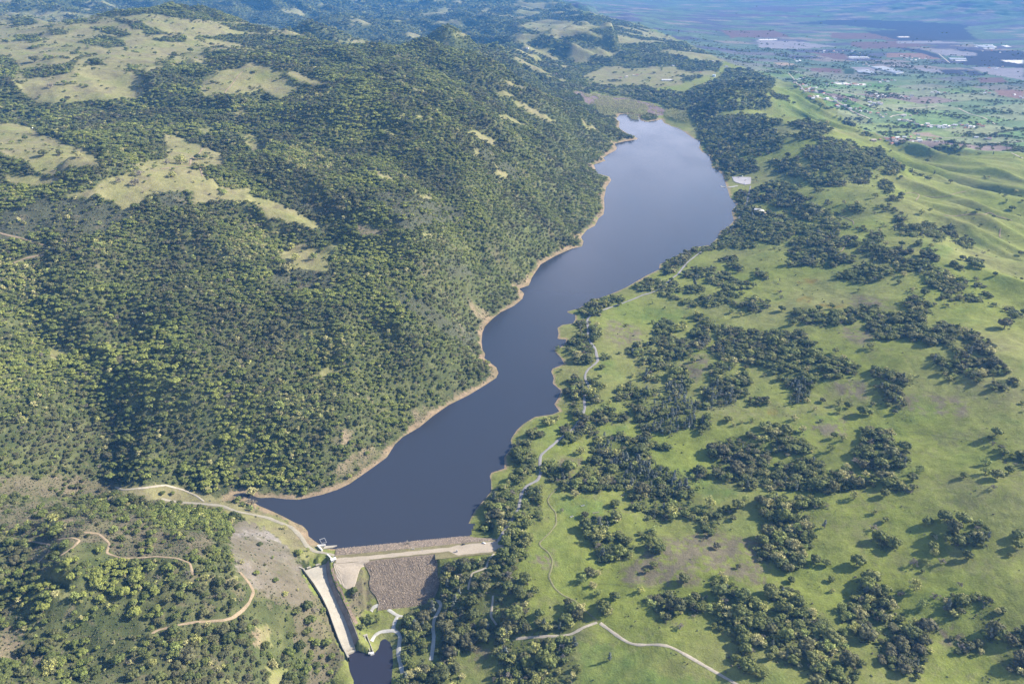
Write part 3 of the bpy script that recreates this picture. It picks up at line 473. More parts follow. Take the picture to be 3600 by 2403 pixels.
ROADS = {
 'lakeside_road': ('asphalt', 4.6, """d:1722,425 1712,470 1690,510 1660,545 1615,572 1575,603 1558,625 R5:1305,145 1260,175 1215,215 1180,250 1150,268 1070,298 1030,305 980,330 915,355 800,395 700,430 640,455 605,480 590,500 600,570 598,650 625,690 660,730 665,780 680,825 640,860 600,890 575,930 575,970 600,1010 610,1050 570,1090 570,1150 575,1200 545,1270 510,1330 450,1390 380,1435 330,1480 270,1530 225,1568 R3:190,60 200,110 180,170 100,210 65,260 45,370 0,440 R1:1990,310 1950,360 1910,430 1870,475"""),
 'meadow_trail': ('trail', 2.2, """R3:330,215 270,260 240,310 270,360 300,390 305,470 260,530 185,600 190,620 250,665 280,720 270,780 250,830 290,910 350,960 430,995 500,1060 590,1140"""),
 'gravel_road': ('pale', 3.6, """R3:590,1140 660,1190 740,1250 820,1300 900,1300 1000,1295 1080,1305 1180,1360 1300,1430 1420,1500 1540,1568 1640,1640"""),
 'farm_track': ('pale', 3.4, """R3:20,1258 120,1248 260,1240 340,1238 410,1225 500,1175 590,1143"""),
 'service_path': ('concrete', 4.4, """T5:860,850 890,800 940,785 1040,830 1130,890 1190,895"""),
 'service_path.001': ('concrete', 4.4, """T5:1128,892 1100,950 1085,1000 1088,1034"""),
 'service_path.002': ('concrete', 4.4, """T5:866,1150 900,1085 950,1050 1030,1040 1090,1035 1140,1060 1155,1110 1140,1200 1135,1290 1160,1380 1180,1470"""),
 'woodland_path': ('concrete', 4.0, """R1:1380,915 1430,912 1452,950 1430,1000 1400,1050 1385,1120 1395,1200 1385,1300 1370,1390"""),
 'woodland_path.001': ('pale', 2.6, """R1:1870,540 1820,600 1805,660 1690,700 1660,840"""),
 'woodland_path.002': ('pale', 2.6, """R1:1860,870 1850,960 1840,1040 1890,1110"""),
 'shore_road': ('gravelroad', 6.0, """R2:980,440 1100,460 1230,470 1350,480 1440,515 1520,530 1640,555 R1:150,290 280,340 350,410 400,490 460,530 560,545 660,575"""),
 'creek_trail': ('pale', 2.6, """R2:700,365 750,385 880,372 1010,355 1120,385 1200,420 1250,458"""),
 'hill_trail': ('dirt', 2.8, """R2:-20,665 20,670 200,700 310,720 300,760 230,830"""),
 'hill_trail.001': ('dirt', 2.6, """R2:360,790 440,740 490,690 440,675 340,690"""),
 'hill_trail.002': ('dirt', 2.6, """R2:480,640 600,650 670,710 650,770 740,800 830,800 950,790 1080,800 1160,830 1180,910"""),
 'hill_trail.003': ('dirt', 2.8, """R2:885,1285 960,1240 1100,1205 1200,1190 1360,1180 1420,1165 1480,1120 1520,1075 1550,1005 1520,950 1460,880"""),
 'hill_trail.004': ('dirt', 3.4, """R7:-10,35 20,45 150,75 250,105 330,130"""),
 'hill_trail.005': ('dirt', 3.4, """R7:90,245 180,210 310,188"""),
 'knob_trail': ('dirt', 3.4, """U1:1675,490 1640,520 1600,580 1560,620 1535,660"""),
 'ridge_trail': ('dirt', 4.0, """U1:1395,1020 1370,1060 1310,1100 1310,1140 1200,1150 1100,1165"""),
 'ridge_trail.001': ('dirt', 3.0, """U1:1370,1150 1385,1180 1395,1220"""),
 'grassland_trail': ('dirt', 3.0, """T2:1600,670 1720,680 1850,660 2000,665 2030,640 2100,680 2250,720"""),
 'grassland_trail.001': ('dirt', 2.8, """T2:1420,490 1530,510 1650,495 1740,465 1830,450"""),
 'grassland_trail.002': ('dirt', 2.8, """T2:1230,475 1310,460 1370,470 1395,490 1350,540"""),
 'grassland_trail.003': ('dirt', 2.8, """T2:2140,790 2120,820 2135,840 2115,865 2150,880"""),
 'grassland_trail.004': ('dirt', 2.4, """T2:610,1020 680,1000 700,960 750,870"""),
 'grassland_trail.005': ('dirt', 2.0, """T2:640,670 700,690 790,730 780,770"""),
 'valley_road': ('pale', 9, """T3:1280,555 1400,545 1500,540 1640,525"""),
 'valley_road.001': ('pale', 8, """T3:1240,620 1260,605 1300,600 1370,590"""),
 'valley_road.002': ('pale', 8, """T3:400,250 440,290 450,305 470,340 510,360 530,400 640,415"""),
 'valley_road.003': ('pale', 10, """T3:600,440 690,465 800,490 870,525 930,570 1100,640"""),
 'valley_road.004': ('pale', 8, """T3:1800,540 1900,590 2020,620 2120,680"""),
 'valley_road.005': ('pale', 10, """T3:2050,825 2200,830 2349,815"""),
 'valley_road.006': ('pale', 8, """T3:1660,790 1780,788 1890,780"""),
 'valley_road.007': ('pale', 7, """T3:2240,910 2349,960"""),
 'valley_road.008': ('pale', 9, """T3:720,370 800,390 950,430 1100,490 1180,490"""),
 'valley_road.009': ('pale', 9, """T3:1640,90 1700,140 1740,175"""),
 'field_track': ('dirt', 3, """T3:1840,845 1800,890"""),
}
HOUSES = """T3 495 305;T3 520 350;T3 545 362;T3 580 375;T3 605 382;T3 630 408;T3 562 402;T3 790 335;T3 860 342;T3 940 345;T3 1000 352;T3 1090 417;T3 1140 447;T3 1180 436;T3 1215 442;T3 1320 457;T3 1350 450
T3 1160 803;T3 1300 792;T3 1340 803;T3 1410 782;T3 1272 822;T3 1570 808;T3 1430 822;T3 1585 688;T3 1612 690;T3 1640 692;T3 1725 695;T3 1760 690;T3 1500 690;T3 1362 650;T3 1410 605;T3 1160 602;T3 872 522;T3 640 450;T3 832 487;T3 722 467
T3 1110 507;T3 1222 326;T3 1255 316;T3 470 160;T3 620 72;T3 800 82;T3 930 77;T3 1020 186;T3 1045 182;T3 1332 200;T3 1382 132;T3 1482 136;T3 2062 422;T3 1640 416;T3 2132 212;T3 1380 645;T3 1150 510;T3 1040 570;T3 960 550;T3 2080 70;T3 2320 450;T3 1900 695;T3 1930 700;T3 2030 800
U2 1280 336;U2 1480 456;U2 1442 526;U2 1480 512;U2 1582 526;U2 1635 532;U2 2070 337;U2 2320 456;U2 2282 456;U2 2302 302;U2 2012 522;U2 1962 532;U2 1922 537;U2 2035 520;U3 120 500;U3 205 425;U3 300 462;U3 365 432;U3 45 355;T6 1075 970"""
# ---------------------------------------------------------------- helpers
def tag(o, label=None, cat=None, group=None, kind=None):
    if label: o['label'] = label
    if cat: o['category'] = cat
    if group: o['group'] = group
    if kind: o['kind'] = kind
    return o

def parse(line, tile='d'):
    pts = []
    for t in line.split():
        if ':' in t:
            tile, t = t.split(':')
        x, y = t.split(',')
        ou, ov, s = TILES[tile]
        pts.append((ou + float(x) / s, ov + float(y) / s))
    return np.array(pts)

def parse_all(text):
    return [parse(l) for l in text.replace(';', '\n').strip().split('\n') if l.strip()]

CP, SP = math.cos(PITCH), math.sin(PITCH)

def project(x, y, z):
    dz = z - CAM_H
    dep = y * CP - dz * SP
    up = y * SP + dz * CP
    dep = np.maximum(dep, 1.0)
    return 1174.5 + FPX * x / dep, 784.0 - FPX * up / dep

def ray(u, v):
    a = (np.asarray(u, float) - 1174.5) / FPX
    b = (784.0 - np.asarray(v, float)) / FPX
    return a, CP + b * SP, -SP + b * CP

def on_plane(u, v, z):
    dx, dy, dz = ray(u, v)
    dz = np.minimum(dz, -0.02)
    t = (z - CAM_H) / dz
    return dx * t, dy * t

_perm = np.random.default_rng(5).permutation(512)
_perm = np.concatenate([_perm, _perm, _perm])
_ga = np.random.default_rng(6).uniform(0, 2 * math.pi, 512)
_gx, _gy = np.cos(_ga), np.sin(_ga)

def perlin(x, y):
    xi, yi = np.floor(x).astype(np.int64), np.floor(y).astype(np.int64)
    xf, yf = x - xi, y - yi
    u, v = xf * xf * xf * (xf * (xf * 6 - 15) + 10), yf * yf * yf * (yf * (yf * 6 - 15) + 10)
    def g(ix, iy, dx, dy):
        h = _perm[(_perm[ix & 511] + (iy & 511))]
        return _gx[h] * dx + _gy[h] * dy
    n00, n10 = g(xi, yi, xf, yf), g(xi + 1, yi, xf - 1, yf)
    n01, n11 = g(xi, yi + 1, xf, yf - 1), g(xi + 1, yi + 1, xf - 1, yf - 1)
    a, b = n00 + u * (n10 - n00), n01 + u * (n11 - n01)
    return (a + v * (b - a)) * 1.5

def fbm(x, y, octv=4, gain=0.5):
    s, a, f = 0.0, 1.0, 1.0
    for i in range(octv):
        s = s + a * perlin(x * f + 17.3 * i, y * f - 9.1 * i)
        a *= gain; f *= 2.03
    return s

def sstep(a, b, x):
    t = np.clip((x - a) / (b - a), 0, 1)
    return t * t * (3 - 2 * t)

def poly_sdist(px, py, poly, limit=400.0):
    """signed distance to a closed polygon, negative inside; beyond limit only the sign and the limit are kept"""
    out = np.full(px.shape, limit)
    lo, hi = poly.min(0) - limit, poly.max(0) + limit
    sel = np.nonzero((px > lo[0]) & (px < hi[0]) & (py > lo[1]) & (py < hi[1]))[0]
    for c in np.array_split(sel, max(1, len(sel) // 40000)):
        x, y = px[c][:, None], py[c][:, None]
        a, b = poly, np.roll(poly, -1, 0)
        ax, ay, bx, by = a[:, 0], a[:, 1], b[:, 0], b[:, 1]
        ex, ey = bx - ax, by - ay
        t = np.clip(((x - ax) * ex + (y - ay) * ey) / (ex * ex + ey * ey + 1e-9), 0, 1)
        d = np.sqrt(((x - ax - t * ex) ** 2 + (y - ay - t * ey) ** 2).min(1))
        cross = ((ay > y) != (by > y)) & (x < ex * (y - ay) / np.where(np.abs(ey) < 1e-9, 1e-9, ey) + ax)
        ins = cross.sum(1) % 2 == 1
        out[c] = np.where(ins, -d, np.minimum(d, limit))
    return out

RW, RH = 1175, 784
def raster(polys, val=1.0, base=None):
    img = np.zeros((RH, RW), np.float32) if base is None else base
    for p in polys:
        q = p / 2.0
        x0, y0 = np.floor(q.min(0)).astype(int) - 1
        x1, y1 = np.ceil(q.max(0)).astype(int) + 2
        x0, y0, x1, y1 = max(x0, 0), max(y0, 0), min(x1, RW), min(y1, RH)
        if x1 <= x0 or y1 <= y0: continue
        X, Y = np.meshgrid(np.arange(x0, x1) + 0.5, np.arange(y0, y1) + 0.5)
        ins = np.zeros(X.shape, bool)
        j = len(q) - 1
        for i in range(len(q)):
            (xi, yi), (xj, yj) = q[i], q[j]
            if yi != yj:
                ins ^= ((yi > Y) != (yj > Y)) & (X < (xj - xi) * (Y - yi) / (yj - yi) + xi)
            j = i
        img[y0:y1, x0:x1][ins] = val
    return img

def blur(img, n=1):
    for _ in range(n):
        p = np.pad(img, 1, mode='edge')
        img = (p[:-2, 1:-1] + p[2:, 1:-1] + p[1:-1, :-2] + p[1:-1, 2:] + 2 * p[1:-1, 1:-1]) / 6
    return img

def look(img, u, v):
    iu = np.clip((u / 2).astype(int), 0, RW - 1)
    iv = np.clip((v / 2).astype(int), 0, RH - 1)
    return img[iv, iu]

# ---------------------------------------------------------------- materials
def new_mat(name):
    m = bpy.data.materials.new(name)
    m.use_nodes = True
    nt = m.node_tree
    b = nt.nodes['Principled BSDF']
    b.inputs['Roughness'].default_value = 0.9
    b.inputs['Specular IOR Level'].default_value = 0.2
    return m, nt, b

def noise_node(nt, scale, detail=3, rough=0.6, coord=None):
    n = nt.nodes.new('ShaderNodeTexNoise')
    n.inputs['Scale'].default_value = scale
    n.inputs['Detail'].default_value = detail
    n.inputs['Roughness'].default_value = rough
    if coord is not None: nt.links.new(coord, n.inputs['Vector'])
    return n

def ramp(nt, src, lo, hi, a, b):
    r = nt.nodes.new('ShaderNodeMapRange')
    r.inputs['From Min'].default_value, r.inputs['From Max'].default_value = lo, hi
    r.inputs['To Min'].default_value, r.inputs['To Max'].default_value = a, b
    nt.links.new(src, r.inputs['Value'])
    return r.outputs[0]

def mul_color(nt, c, f):
    v = nt.nodes.new('ShaderNodeVectorMath'); v.operation = 'SCALE'
    nt.links.new(c, v.inputs[0]); nt.links.new(f, v.inputs['Scale'])
    return v.outputs[0]

def speckle_mat(name, rgb, var=0.35, scale=0.6, big=0.06, rough=0.9, bump=0.0):
    """a plain surface colour with fine and broad mottling, in metres"""
    m, nt, b = new_mat(name)
    pos = nt.nodes.new('ShaderNodeNewGeometry').outputs['Position']
    c = nt.nodes.new('ShaderNodeRGB'); c.outputs[0].default_value = (*rgb, 1)
    n1 = noise_node(nt, scale, 4, 0.7, pos); n2 = noise_node(nt, big, 3, 0.6, pos)
    o = mul_color(nt, c.outputs[0], ramp(nt, n1.outputs[0], 0.25, 0.75, 1 - var, 1 + var))
    o = mul_color(nt, o, ramp(nt, n2.outputs[0], 0.3, 0.7, 1 - var * 0.7, 1 + var * 0.7))
    nt.links.new(o, b.inputs['Base Color'])
    b.inputs['Roughness'].default_value = rough
    if bump:
        bp = nt.nodes.new('ShaderNodeBump'); bp.inputs['Strength'].default_value = bump; bp.inputs['Distance'].default_value = 0.4
        nt.links.new(n1.outputs[0], bp.inputs['Height']); nt.links.new(bp.outputs[0], b.inputs['Normal'])
    return m

def mesh_ob(name, verts, faces, mat=None, parent=None, smooth=False, uniform=None):
    me = bpy.data.meshes.new(name)
    verts = np.asarray(verts, np.float32)
    me.from_pydata(verts.tolist(), [], [list(f) for f in faces])
    if mat: me.materials.append(mat)
    if smooth: me.shade_smooth()
    o = bpy.data.objects.new(name, me)
    col.objects.link(o)
    if parent: o.parent = parent
    return o

# ---------------------------------------------------------------- terrain heights
NA, NR = 760, 1250
AZ_MAX, R_MIN, R_MAX = R(56), 330.0, 21000.0
az = np.linspace(-AZ_MAX, AZ_MAX, NA)
lr = np.linspace(math.log(R_MIN), math.log(R_MAX), NR)

lake_uv = np.array([tuple(map(float, t.split(','))) for t in (LAKE_W + ' ' + LAKE_E).split()])
lake = np.stack(on_plane(lake_uv[:, 0], lake_uv[:, 1], 0.0), 1)
POOL_Z = -26.0
pool_uv = parse(POOL)
pool = np.stack(on_plane(pool_uv[:, 0], pool_uv[:, 1], POOL_Z), 1)

ctrl = []
for t in HEIGHTS.split():
    u, v, z = map(float, t.split(','))
    x, y = on_plane(u, v, z)
    ctrl.append((math.atan2(x, y), 0.5 * math.log(x * x + y * y), z))
for i in range(0, len(lake_uv), 3):
    x, y = lake[i]
    if lake_uv[i, 1] < 1200:
        ctrl.append((math.atan2(x, y), 0.5 * math.log(x * x + y * y), 1.0))
for a in (-56, -44):
    for rr, z in ((330, 60), (700, 110), (1200, 190), (2000, 290), (3200, 340), (5000, 370), (9000, 330), (15000, 350), (21000, 400)):
        ctrl.append((R(a), math.log(rr), z))
for a in (46, 56):
    for rr, z in ((330, 40), (700, 70), (1100, 110), (1600, 80), (2400, 10), (3500, -45), (6000, -58), (12000, -58), (17000, 60), (21000, 220)):
        ctrl.append((R(a), math.log(rr), z))
for a, zz in ((-30, (40, 50)), (-10, (-10, -5)), (10, (20, 10)), (30, (55, 50))):
    ctrl.append((R(a), math.log(330), zz[0])); ctrl.append((R(a), math.log(520), zz[1]))
for a, z in ((-30, 420), (-18, 420), (-8, 300), (2, 120), (12, 60), (22, 120), (32, 240)):
    ctrl.append((R(a), math.log(21000), z))
for u, rr, z in ((450, 6000, 150), (520, 5000, 140), (600, 4800, 110), (700, 4700, 110), (800, 4700, 110), (860, 4600, 110), (930, 4400, 110), (1010, 4300, 100), (1090, 4300, 60), (1180, 4300, 60), (300, 6200, 190), (100, 6000, 260),
                 (520, 5600, 110), (700, 5500, 95), (860, 5400, 95)):
    ctrl.append((math.atan2((u - 1174.5) / FPX, 0.97), math.log(rr), z))
ctrl = np.array(ctrl)
KA = 1.0
def tps_fit(P, z, lam=0.004):
    n = len(P)
    d2 = ((P[:, None, :] - P[None]) ** 2).sum(-1)
    K = 0.5 * d2 * np.log(d2 + 1e-12) + lam * 0.01 * np.eye(n)
    A = np.zeros((n + 3, n + 3))
    A[:n, :n] = K; A[:n, n] = 1; A[:n, n + 1:] = P; A[n, :n] = 1; A[n + 1:, :n] = P.T
    return np.linalg.solve(A, np.concatenate([z, np.zeros(3)]))
CPts = np.stack([ctrl[:, 0] * KA, ctrl[:, 1]], 1)
W = tps_fit(CPts, ctrl[:, 2])
ca, cr = np.linspace(-AZ_MAX, AZ_MAX, 190), np.linspace(lr[0], lr[-1], 312)
GA, GR = np.meshgrid(ca, cr)
Q = np.stack([GA.ravel() * KA, GR.ravel()], 1)
zc = np.empty(len(Q))
for c in np.array_split(np.arange(len(Q)), 30):
    d2 = ((Q[c][:, None, :] - CPts[None]) ** 2).sum(-1)
    zc[c] = (0.5 * d2 * np.log(d2 + 1e-12)) @ W[:len(CPts)] + W[len(CPts)] + Q[c] @ W[len(CPts) + 1:]
zc = zc.reshape(GA.shape)
def cubic_matrix(src, dst):
    h = src[1] - src[0]
    M = np.zeros((len(dst), len(src)))
    f = (dst - src[0]) / h
    i = np.clip(np.floor(f).astype(int), 0, len(src) - 2); t = f - i
    w = [-0.5 * t + t ** 2 - 0.5 * t ** 3, 1 - 2.5 * t ** 2 + 1.5 * t ** 3, 0.5 * t + 2 * t ** 2 - 1.5 * t ** 3, -0.5 * t ** 2 + 0.5 * t ** 3]
    for k in range(4):
        np.add.at(M, (np.arange(len(dst)), np.clip(i + k - 1, 0, len(src) - 1)), w[k])
    return M
Z0 = cubic_matrix(cr, lr) @ zc @ cubic_matrix(ca, az).T
AA, LL = np.meshgrid(az, lr)
RR = np.exp(LL)
X, Y = RR * np.sin(AA), RR * np.cos(AA)
x, y, zt, rr = X.ravel(), Y.ravel(), Z0.ravel(), RR.ravel()
sd = poly_sdist(x, y, lake)
sp = poly_sdist(x, y, pool, 120.0)
# west of the lake axis: long spurs running down to the shore; east: rounder grass swells and the ribbed outer slope
u0, v0 = project(x, y, zt)
crest_u = np.interp(v0, [190, 270, 360, 450, 560, 660, 760, 900, 1600], [1760, 1790, 1950, 2050, 2150, 2250, 2349, 2600, 2600])
west = (sstep(30, -30, x - np.interp(y, [0, 600, 900, 1600, 2400, 3400, 4200, 5500, 9000], [-120, -120, -160, 0, 120, 330, 480, 700, 900])))
hilly = sstep(20, 90, zt)
outer = sstep(0, 80, u0 - crest_u) * sstep(-45, -10, zt) * (1 - west)
far = sstep(3500, 5500, rr)
rx, ry = x * 0.80 - y * 0.60, x * 0.60 + y * 0.80          # spurs fall towards the lower right
wx, wy = rx + 60 * perlin(x / 260, y / 260), ry + 60 * perlin(x / 240 + 9, y / 240 + 4)
ridg = (1 - np.abs(perlin(wx / 900 + 3, wy / 330)) * 1.6) * 38 + (1 - np.abs(perlin(wx / 420 + 3, wy / 150)) * 1.6) * 15 - 30
zn = west * hilly * (ridg * (1 + far * 0.8) + 10 * fbm(x / 130, y / 130, 4) + sstep(4300, 6500, rr) * 110 * fbm(x / 1700, y / 1300, 5))
east = (1 - west)
wx2, wy2 = x * 0.60 - y * 0.80, x * 0.80 + y * 0.60 + 80 * perlin(x / 400, y / 300)
zn += east * (1 - outer) * sstep(-40, 15, zt) * (1 - far * 0.5) * (10 * perlin(rx / 280, ry / 170) + 3 * fbm(x / 80 + 5, y / 70, 3))
zn += outer * (31 * (1 - np.abs(perlin(wx2 / 700 + 2, wy2 / 210)) * 1.9) + 9 * (1 - np.abs(perlin(wx2 / 300 + 7, wy2 / 100)) * 1.9) - 20 + 1.5 * fbm(x / 60, y / 60, 2))
zn += east * far * sstep(0, 40, zt) * (30 * fbm(x / 900 + 1, y / 700, 4))
zn += sstep(-40, -50, zt) * east * 4.0 * perlin(x / 420, y / 320) * sstep(9000, 5000, rr)
zn *= sstep(10, 170, sd) * sstep(5, 60, sp)
smooth_open = blur(raster(parse_all(OPEN)), 12)
zn *= 1 - 0.6 * look(smooth_open, u0, v0) * west
z = zt + zn
w = sstep(0, 70, sd)
z = np.where(sd > 0, w * z + (1 - w) * (np.minimum(sd, 70) * 0.16 + 0.05), np.maximum(sd * 0.12, -8))
w = sstep(0, 26, sp)
z = np.where(sp > 0, w * z + (1 - w) * (POOL_Z + np.minimum(sp, 26) * 0.35), np.where(sp < 0, POOL_Z + np.maximum(sp * 0.3, -4), z))
# spillway cut: the terrain is lowered under the concrete chute
SPILL_L = parse('T5:205,435 300,560 380,690 450,840 500,980 550,1110 605,1230')
SPILL_R = parse('T5:412,370 415,450 443,570 492,680 547,800 602,920 652,1050 697,1190')
def chute(uv, n=24):
    t = np.linspace(0, 1, len(uv)); tt = np.linspace(0, 1, n)
    u, v = np.interp(tt, t, uv[:, 0]), np.interp(tt, t, uv[:, 1])
    zf = np.interp(tt, [0, 0.14, 0.4, 1], [1.0, 0.0, -8.0, -21.5])
    xx, yy = on_plane(u, v, zf)
    return np.stack([xx, yy, zf], 1)
CL, CR = chute(SPILL_L), chute(SPILL_R)
cpoly = np.concatenate([CL[:, :2], CR[::-1, :2]])
sc = poly_sdist(x, y, cpoly, 60.0)
near = (sc < 26) & (sp > 1.5)
mid = (CL + CR) / 2
idx = np.nonzero(near)[0]
d2 = (x[idx][:, None] - mid[:, 0]) ** 2 + (y[idx][:, None] - mid[:, 1]) ** 2
zf = mid[d2.argmin(1), 2]
wc = sstep(4, 26, sc[idx])
right = (x[idx] > np.interp(y[idx], mid[::-1, 1], mid[::-1, 0]))
z[idx] = np.where(sc[idx] < 4, zf - 2.5, wc * z[idx] + (1 - wc) * (zf + np.where(right, 6.0, 1.8)))
# the dam: a straight bank across the valley, the ground cut away under it
DAM_Z = 7.5
DA, DB = [np.array(on_plane(*parse(p)[0], DAM_Z)) for p in ('R1:655,592', 'R1:1900,468')]
DE = (DB - DA) / np.linalg.norm(DB - DA); DN = np.array([-DE[1], DE[0]]); DL = float(np.linalg.norm(DB - DA))
dt, dn = (x - DA[0]) * DE[0] + (y - DA[1]) * DE[1], (x - DA[0]) * DN[0] + (y - DA[1]) * DN[1]
rip0, rip1 = [float((np.array(on_plane(*parse(p)[0], DAM_Z)) - DA) @ DE) for p in ('R1:845,600', 'R1:1420,545')]
def dam_z(n): return DAM_Z - np.maximum(0, n - 7) / 3.3 - np.maximum(0, -n - 7) / 2.0
foot = ((dn > -3) & (dn < 55) & (dt > -3) & (dt < DL)) | ((dn <= -3) & (dn > -68) & (dt > rip0) & (dt < rip1))
z = np.where(foot, np.minimum(z, dam_z(dn) - 0.9), z)
flat = (dt > rip1) & (dt < DL + 6) & (dn <= -3) & (dn > -22)
z = np.where(flat, DAM_Z - 0.6, z)
apron = (dt > 2) & (dt < rip0 + 4) & (dn < 6) & (dn > -46) & (sc > 14)
z = np.where(apron, np.minimum(z, DAM_Z - 0.8 - np.maximum(0, -dn - 8) * 0.12), z)
Z = z.reshape(RR.shape)

def hgt(px, py):
    px, py = np.asarray(px, float), np.asarray(py, float)
    fa = (np.arctan2(px, py) + AZ_MAX) / (2 * AZ_MAX) * (NA - 1)
    fr = (0.5 * np.log(px * px + py * py) - lr[0]) / (lr[-1] - lr[0]) * (NR - 1)
    fa, fr = np.clip(fa, 0, NA - 1.001), np.clip(fr, 0, NR - 1.001)
    ia, ir = fa.astype(int), fr.astype(int)
    ta, tr = fa - ia, fr - ir
    return (Z[ir, ia] * (1 - ta) + Z[ir, ia + 1] * ta) * (1 - tr) + (Z[ir + 1, ia] * (1 - ta) + Z[ir + 1, ia + 1] * ta) * tr

def hit(u, v):
    """where the line of sight through survey point (u, v) meets the ground"""
    u, v = np.atleast_1d(np.asarray(u, float)), np.atleast_1d(np.asarray(v, float))
    dx, dy, dz = ray(u, v)
    h = np.sqrt(dx * dx + dy * dy)
    rs = np.exp(np.linspace(math.log(R_MIN + 5), math.log(R_MAX * 0.98), 1400))
    t = rs[None] / h[:, None]
    px, py, pz = dx[:, None] * t, dy[:, None] * t, CAM_H + dz[:, None] * t
    g = hgt(px, py)
    below = pz < g
    k = np.where(below.any(1), below.argmax(1), len(rs) - 1)
    k = np.maximum(k, 1)
    i = np.arange(len(u))
    d0, d1 = (pz - g)[i, k - 1], (pz - g)[i, k]
    f = np.clip(d0 / (d0 - d1 + 1e-9), 0, 1)
    tt = t[i, k - 1] + f * (t[i, k] - t[i, k - 1])
    px, py = dx * tt, dy * tt
    return px, py, hgt(px, py)

# what the camera can see of the ground (running horizon along every bearing)
ELEV = np.maximum.accumulate((Z - CAM_H) / RR, axis=0)
def visible(px, py, pz):
    fa = np.clip((np.arctan2(px, py) + AZ_MAX) / (2 * AZ_MAX) * (NA - 1), 0, NA - 1).astype(int)
    rad = np.sqrt(px * px + py * py)
    fr = np.clip((np.log(rad) - lr[0]) / (lr[-1] - lr[0]) * (NR - 1) - 2, 0, NR - 1).astype(int)
    return (pz - CAM_H) / rad >= ELEV[fr, fa] - 1e-4
# ---------------------------------------------------------------- land cover
LAKE_W_UV = np.array([tuple(map(float, t.split(','))) for t in LAKE_W.split()])
left_poly = np.concatenate([[(-10, 1580), (775, 1580), (752, 1480), (715, 1400), (700, 1320), (728, 1245)], LAKE_W_UV[1:],
                            [(1390, 225), (1310, 195), (1240, 160), (1100, 100), (1010, 97), (860, 112), (700, 70), (350, 25), (-10, 15)]])
far_poly = np.array([(-10, -10), (-10, 20), (350, 30), (700, 78), (860, 118), (1010, 100), (1100, 104), (1240, 165), (1310, 200), (1400, 215), (1560, 195), (1640, 165), (1660, 140), (1560, 95), (1470, 60), (1330, 25), (1260, -10)])
valley_poly = np.array([(1260, -10), (1340, 25), (1480, 60), (1570, 95), (1660, 140), (1760, 172), (1860, 205), (1905, 245), (1960, 285), (2050, 330), (2120, 345), (2349, 352), (2360, -10)])
m_left, m_far, m_valley = raster([left_poly]), raster([far_poly]), raster([valley_poly])
m_open, m_bare, m_gravel, m_brush = raster(parse_all(OPEN)), raster(parse_all(BARE)), raster(parse_all(GRAVEL)), raster(parse_all(BRUSH))
m_grove, m_pine, m_pale = raster(parse_all(GROVES)), raster(parse_all(PINES)), raster(parse_all(PALE))
m_grove = raster(parse_all(GLADES), 0.0, m_grove)
m_open = raster(parse_all(WOODS), 0.0, m_open)
m_edge = blur(m_grove, 10)
m_dry, m_lush, m_flower, m_mud, m_willow = [raster(parse_all(t)) for t in (DRY, LUSH, FLOWER, MUD, WILLOW)]
m_dry, m_lush, m_flower = blur(m_dry, 14), blur(m_lush, 12), blur(m_flower, 6)
fields = []
for l in FIELDS.strip().split('\n'):
    k, rest = l.split(' ', 1)
    fields.append((k, parse(rest)))
fkeys = 'pbnlwrdgt'
m_field = np.zeros((RH, RW), np.float32)
for k, p in fields: raster([p], fkeys.index(k) + 1.0, m_field)

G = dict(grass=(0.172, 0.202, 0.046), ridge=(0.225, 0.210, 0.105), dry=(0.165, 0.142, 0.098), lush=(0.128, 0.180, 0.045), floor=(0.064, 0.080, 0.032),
         brush=(0.135, 0.118, 0.078), scrub=(0.078, 0.084, 0.052), bare=(0.270, 0.212, 0.145), gravel=(0.185, 0.162, 0.138), mud=(0.200, 0.150, 0.150), bank=(0.300, 0.225, 0.150),
         flower=(0.215, 0.150, 0.035), vale=(0.105, 0.150, 0.060))
FC = [(0.095, 0.075, 0.11), (0.13, 0.085, 0.085), (0.045, 0.045, 0.07), (0.21, 0.20, 0.23), (0.62, 0.60, 0.58), (0.20, 0.13, 0.11), (0.035, 0.055, 0.03), (0.09, 0.17, 0.05), (0.27, 0.21, 0.16)]

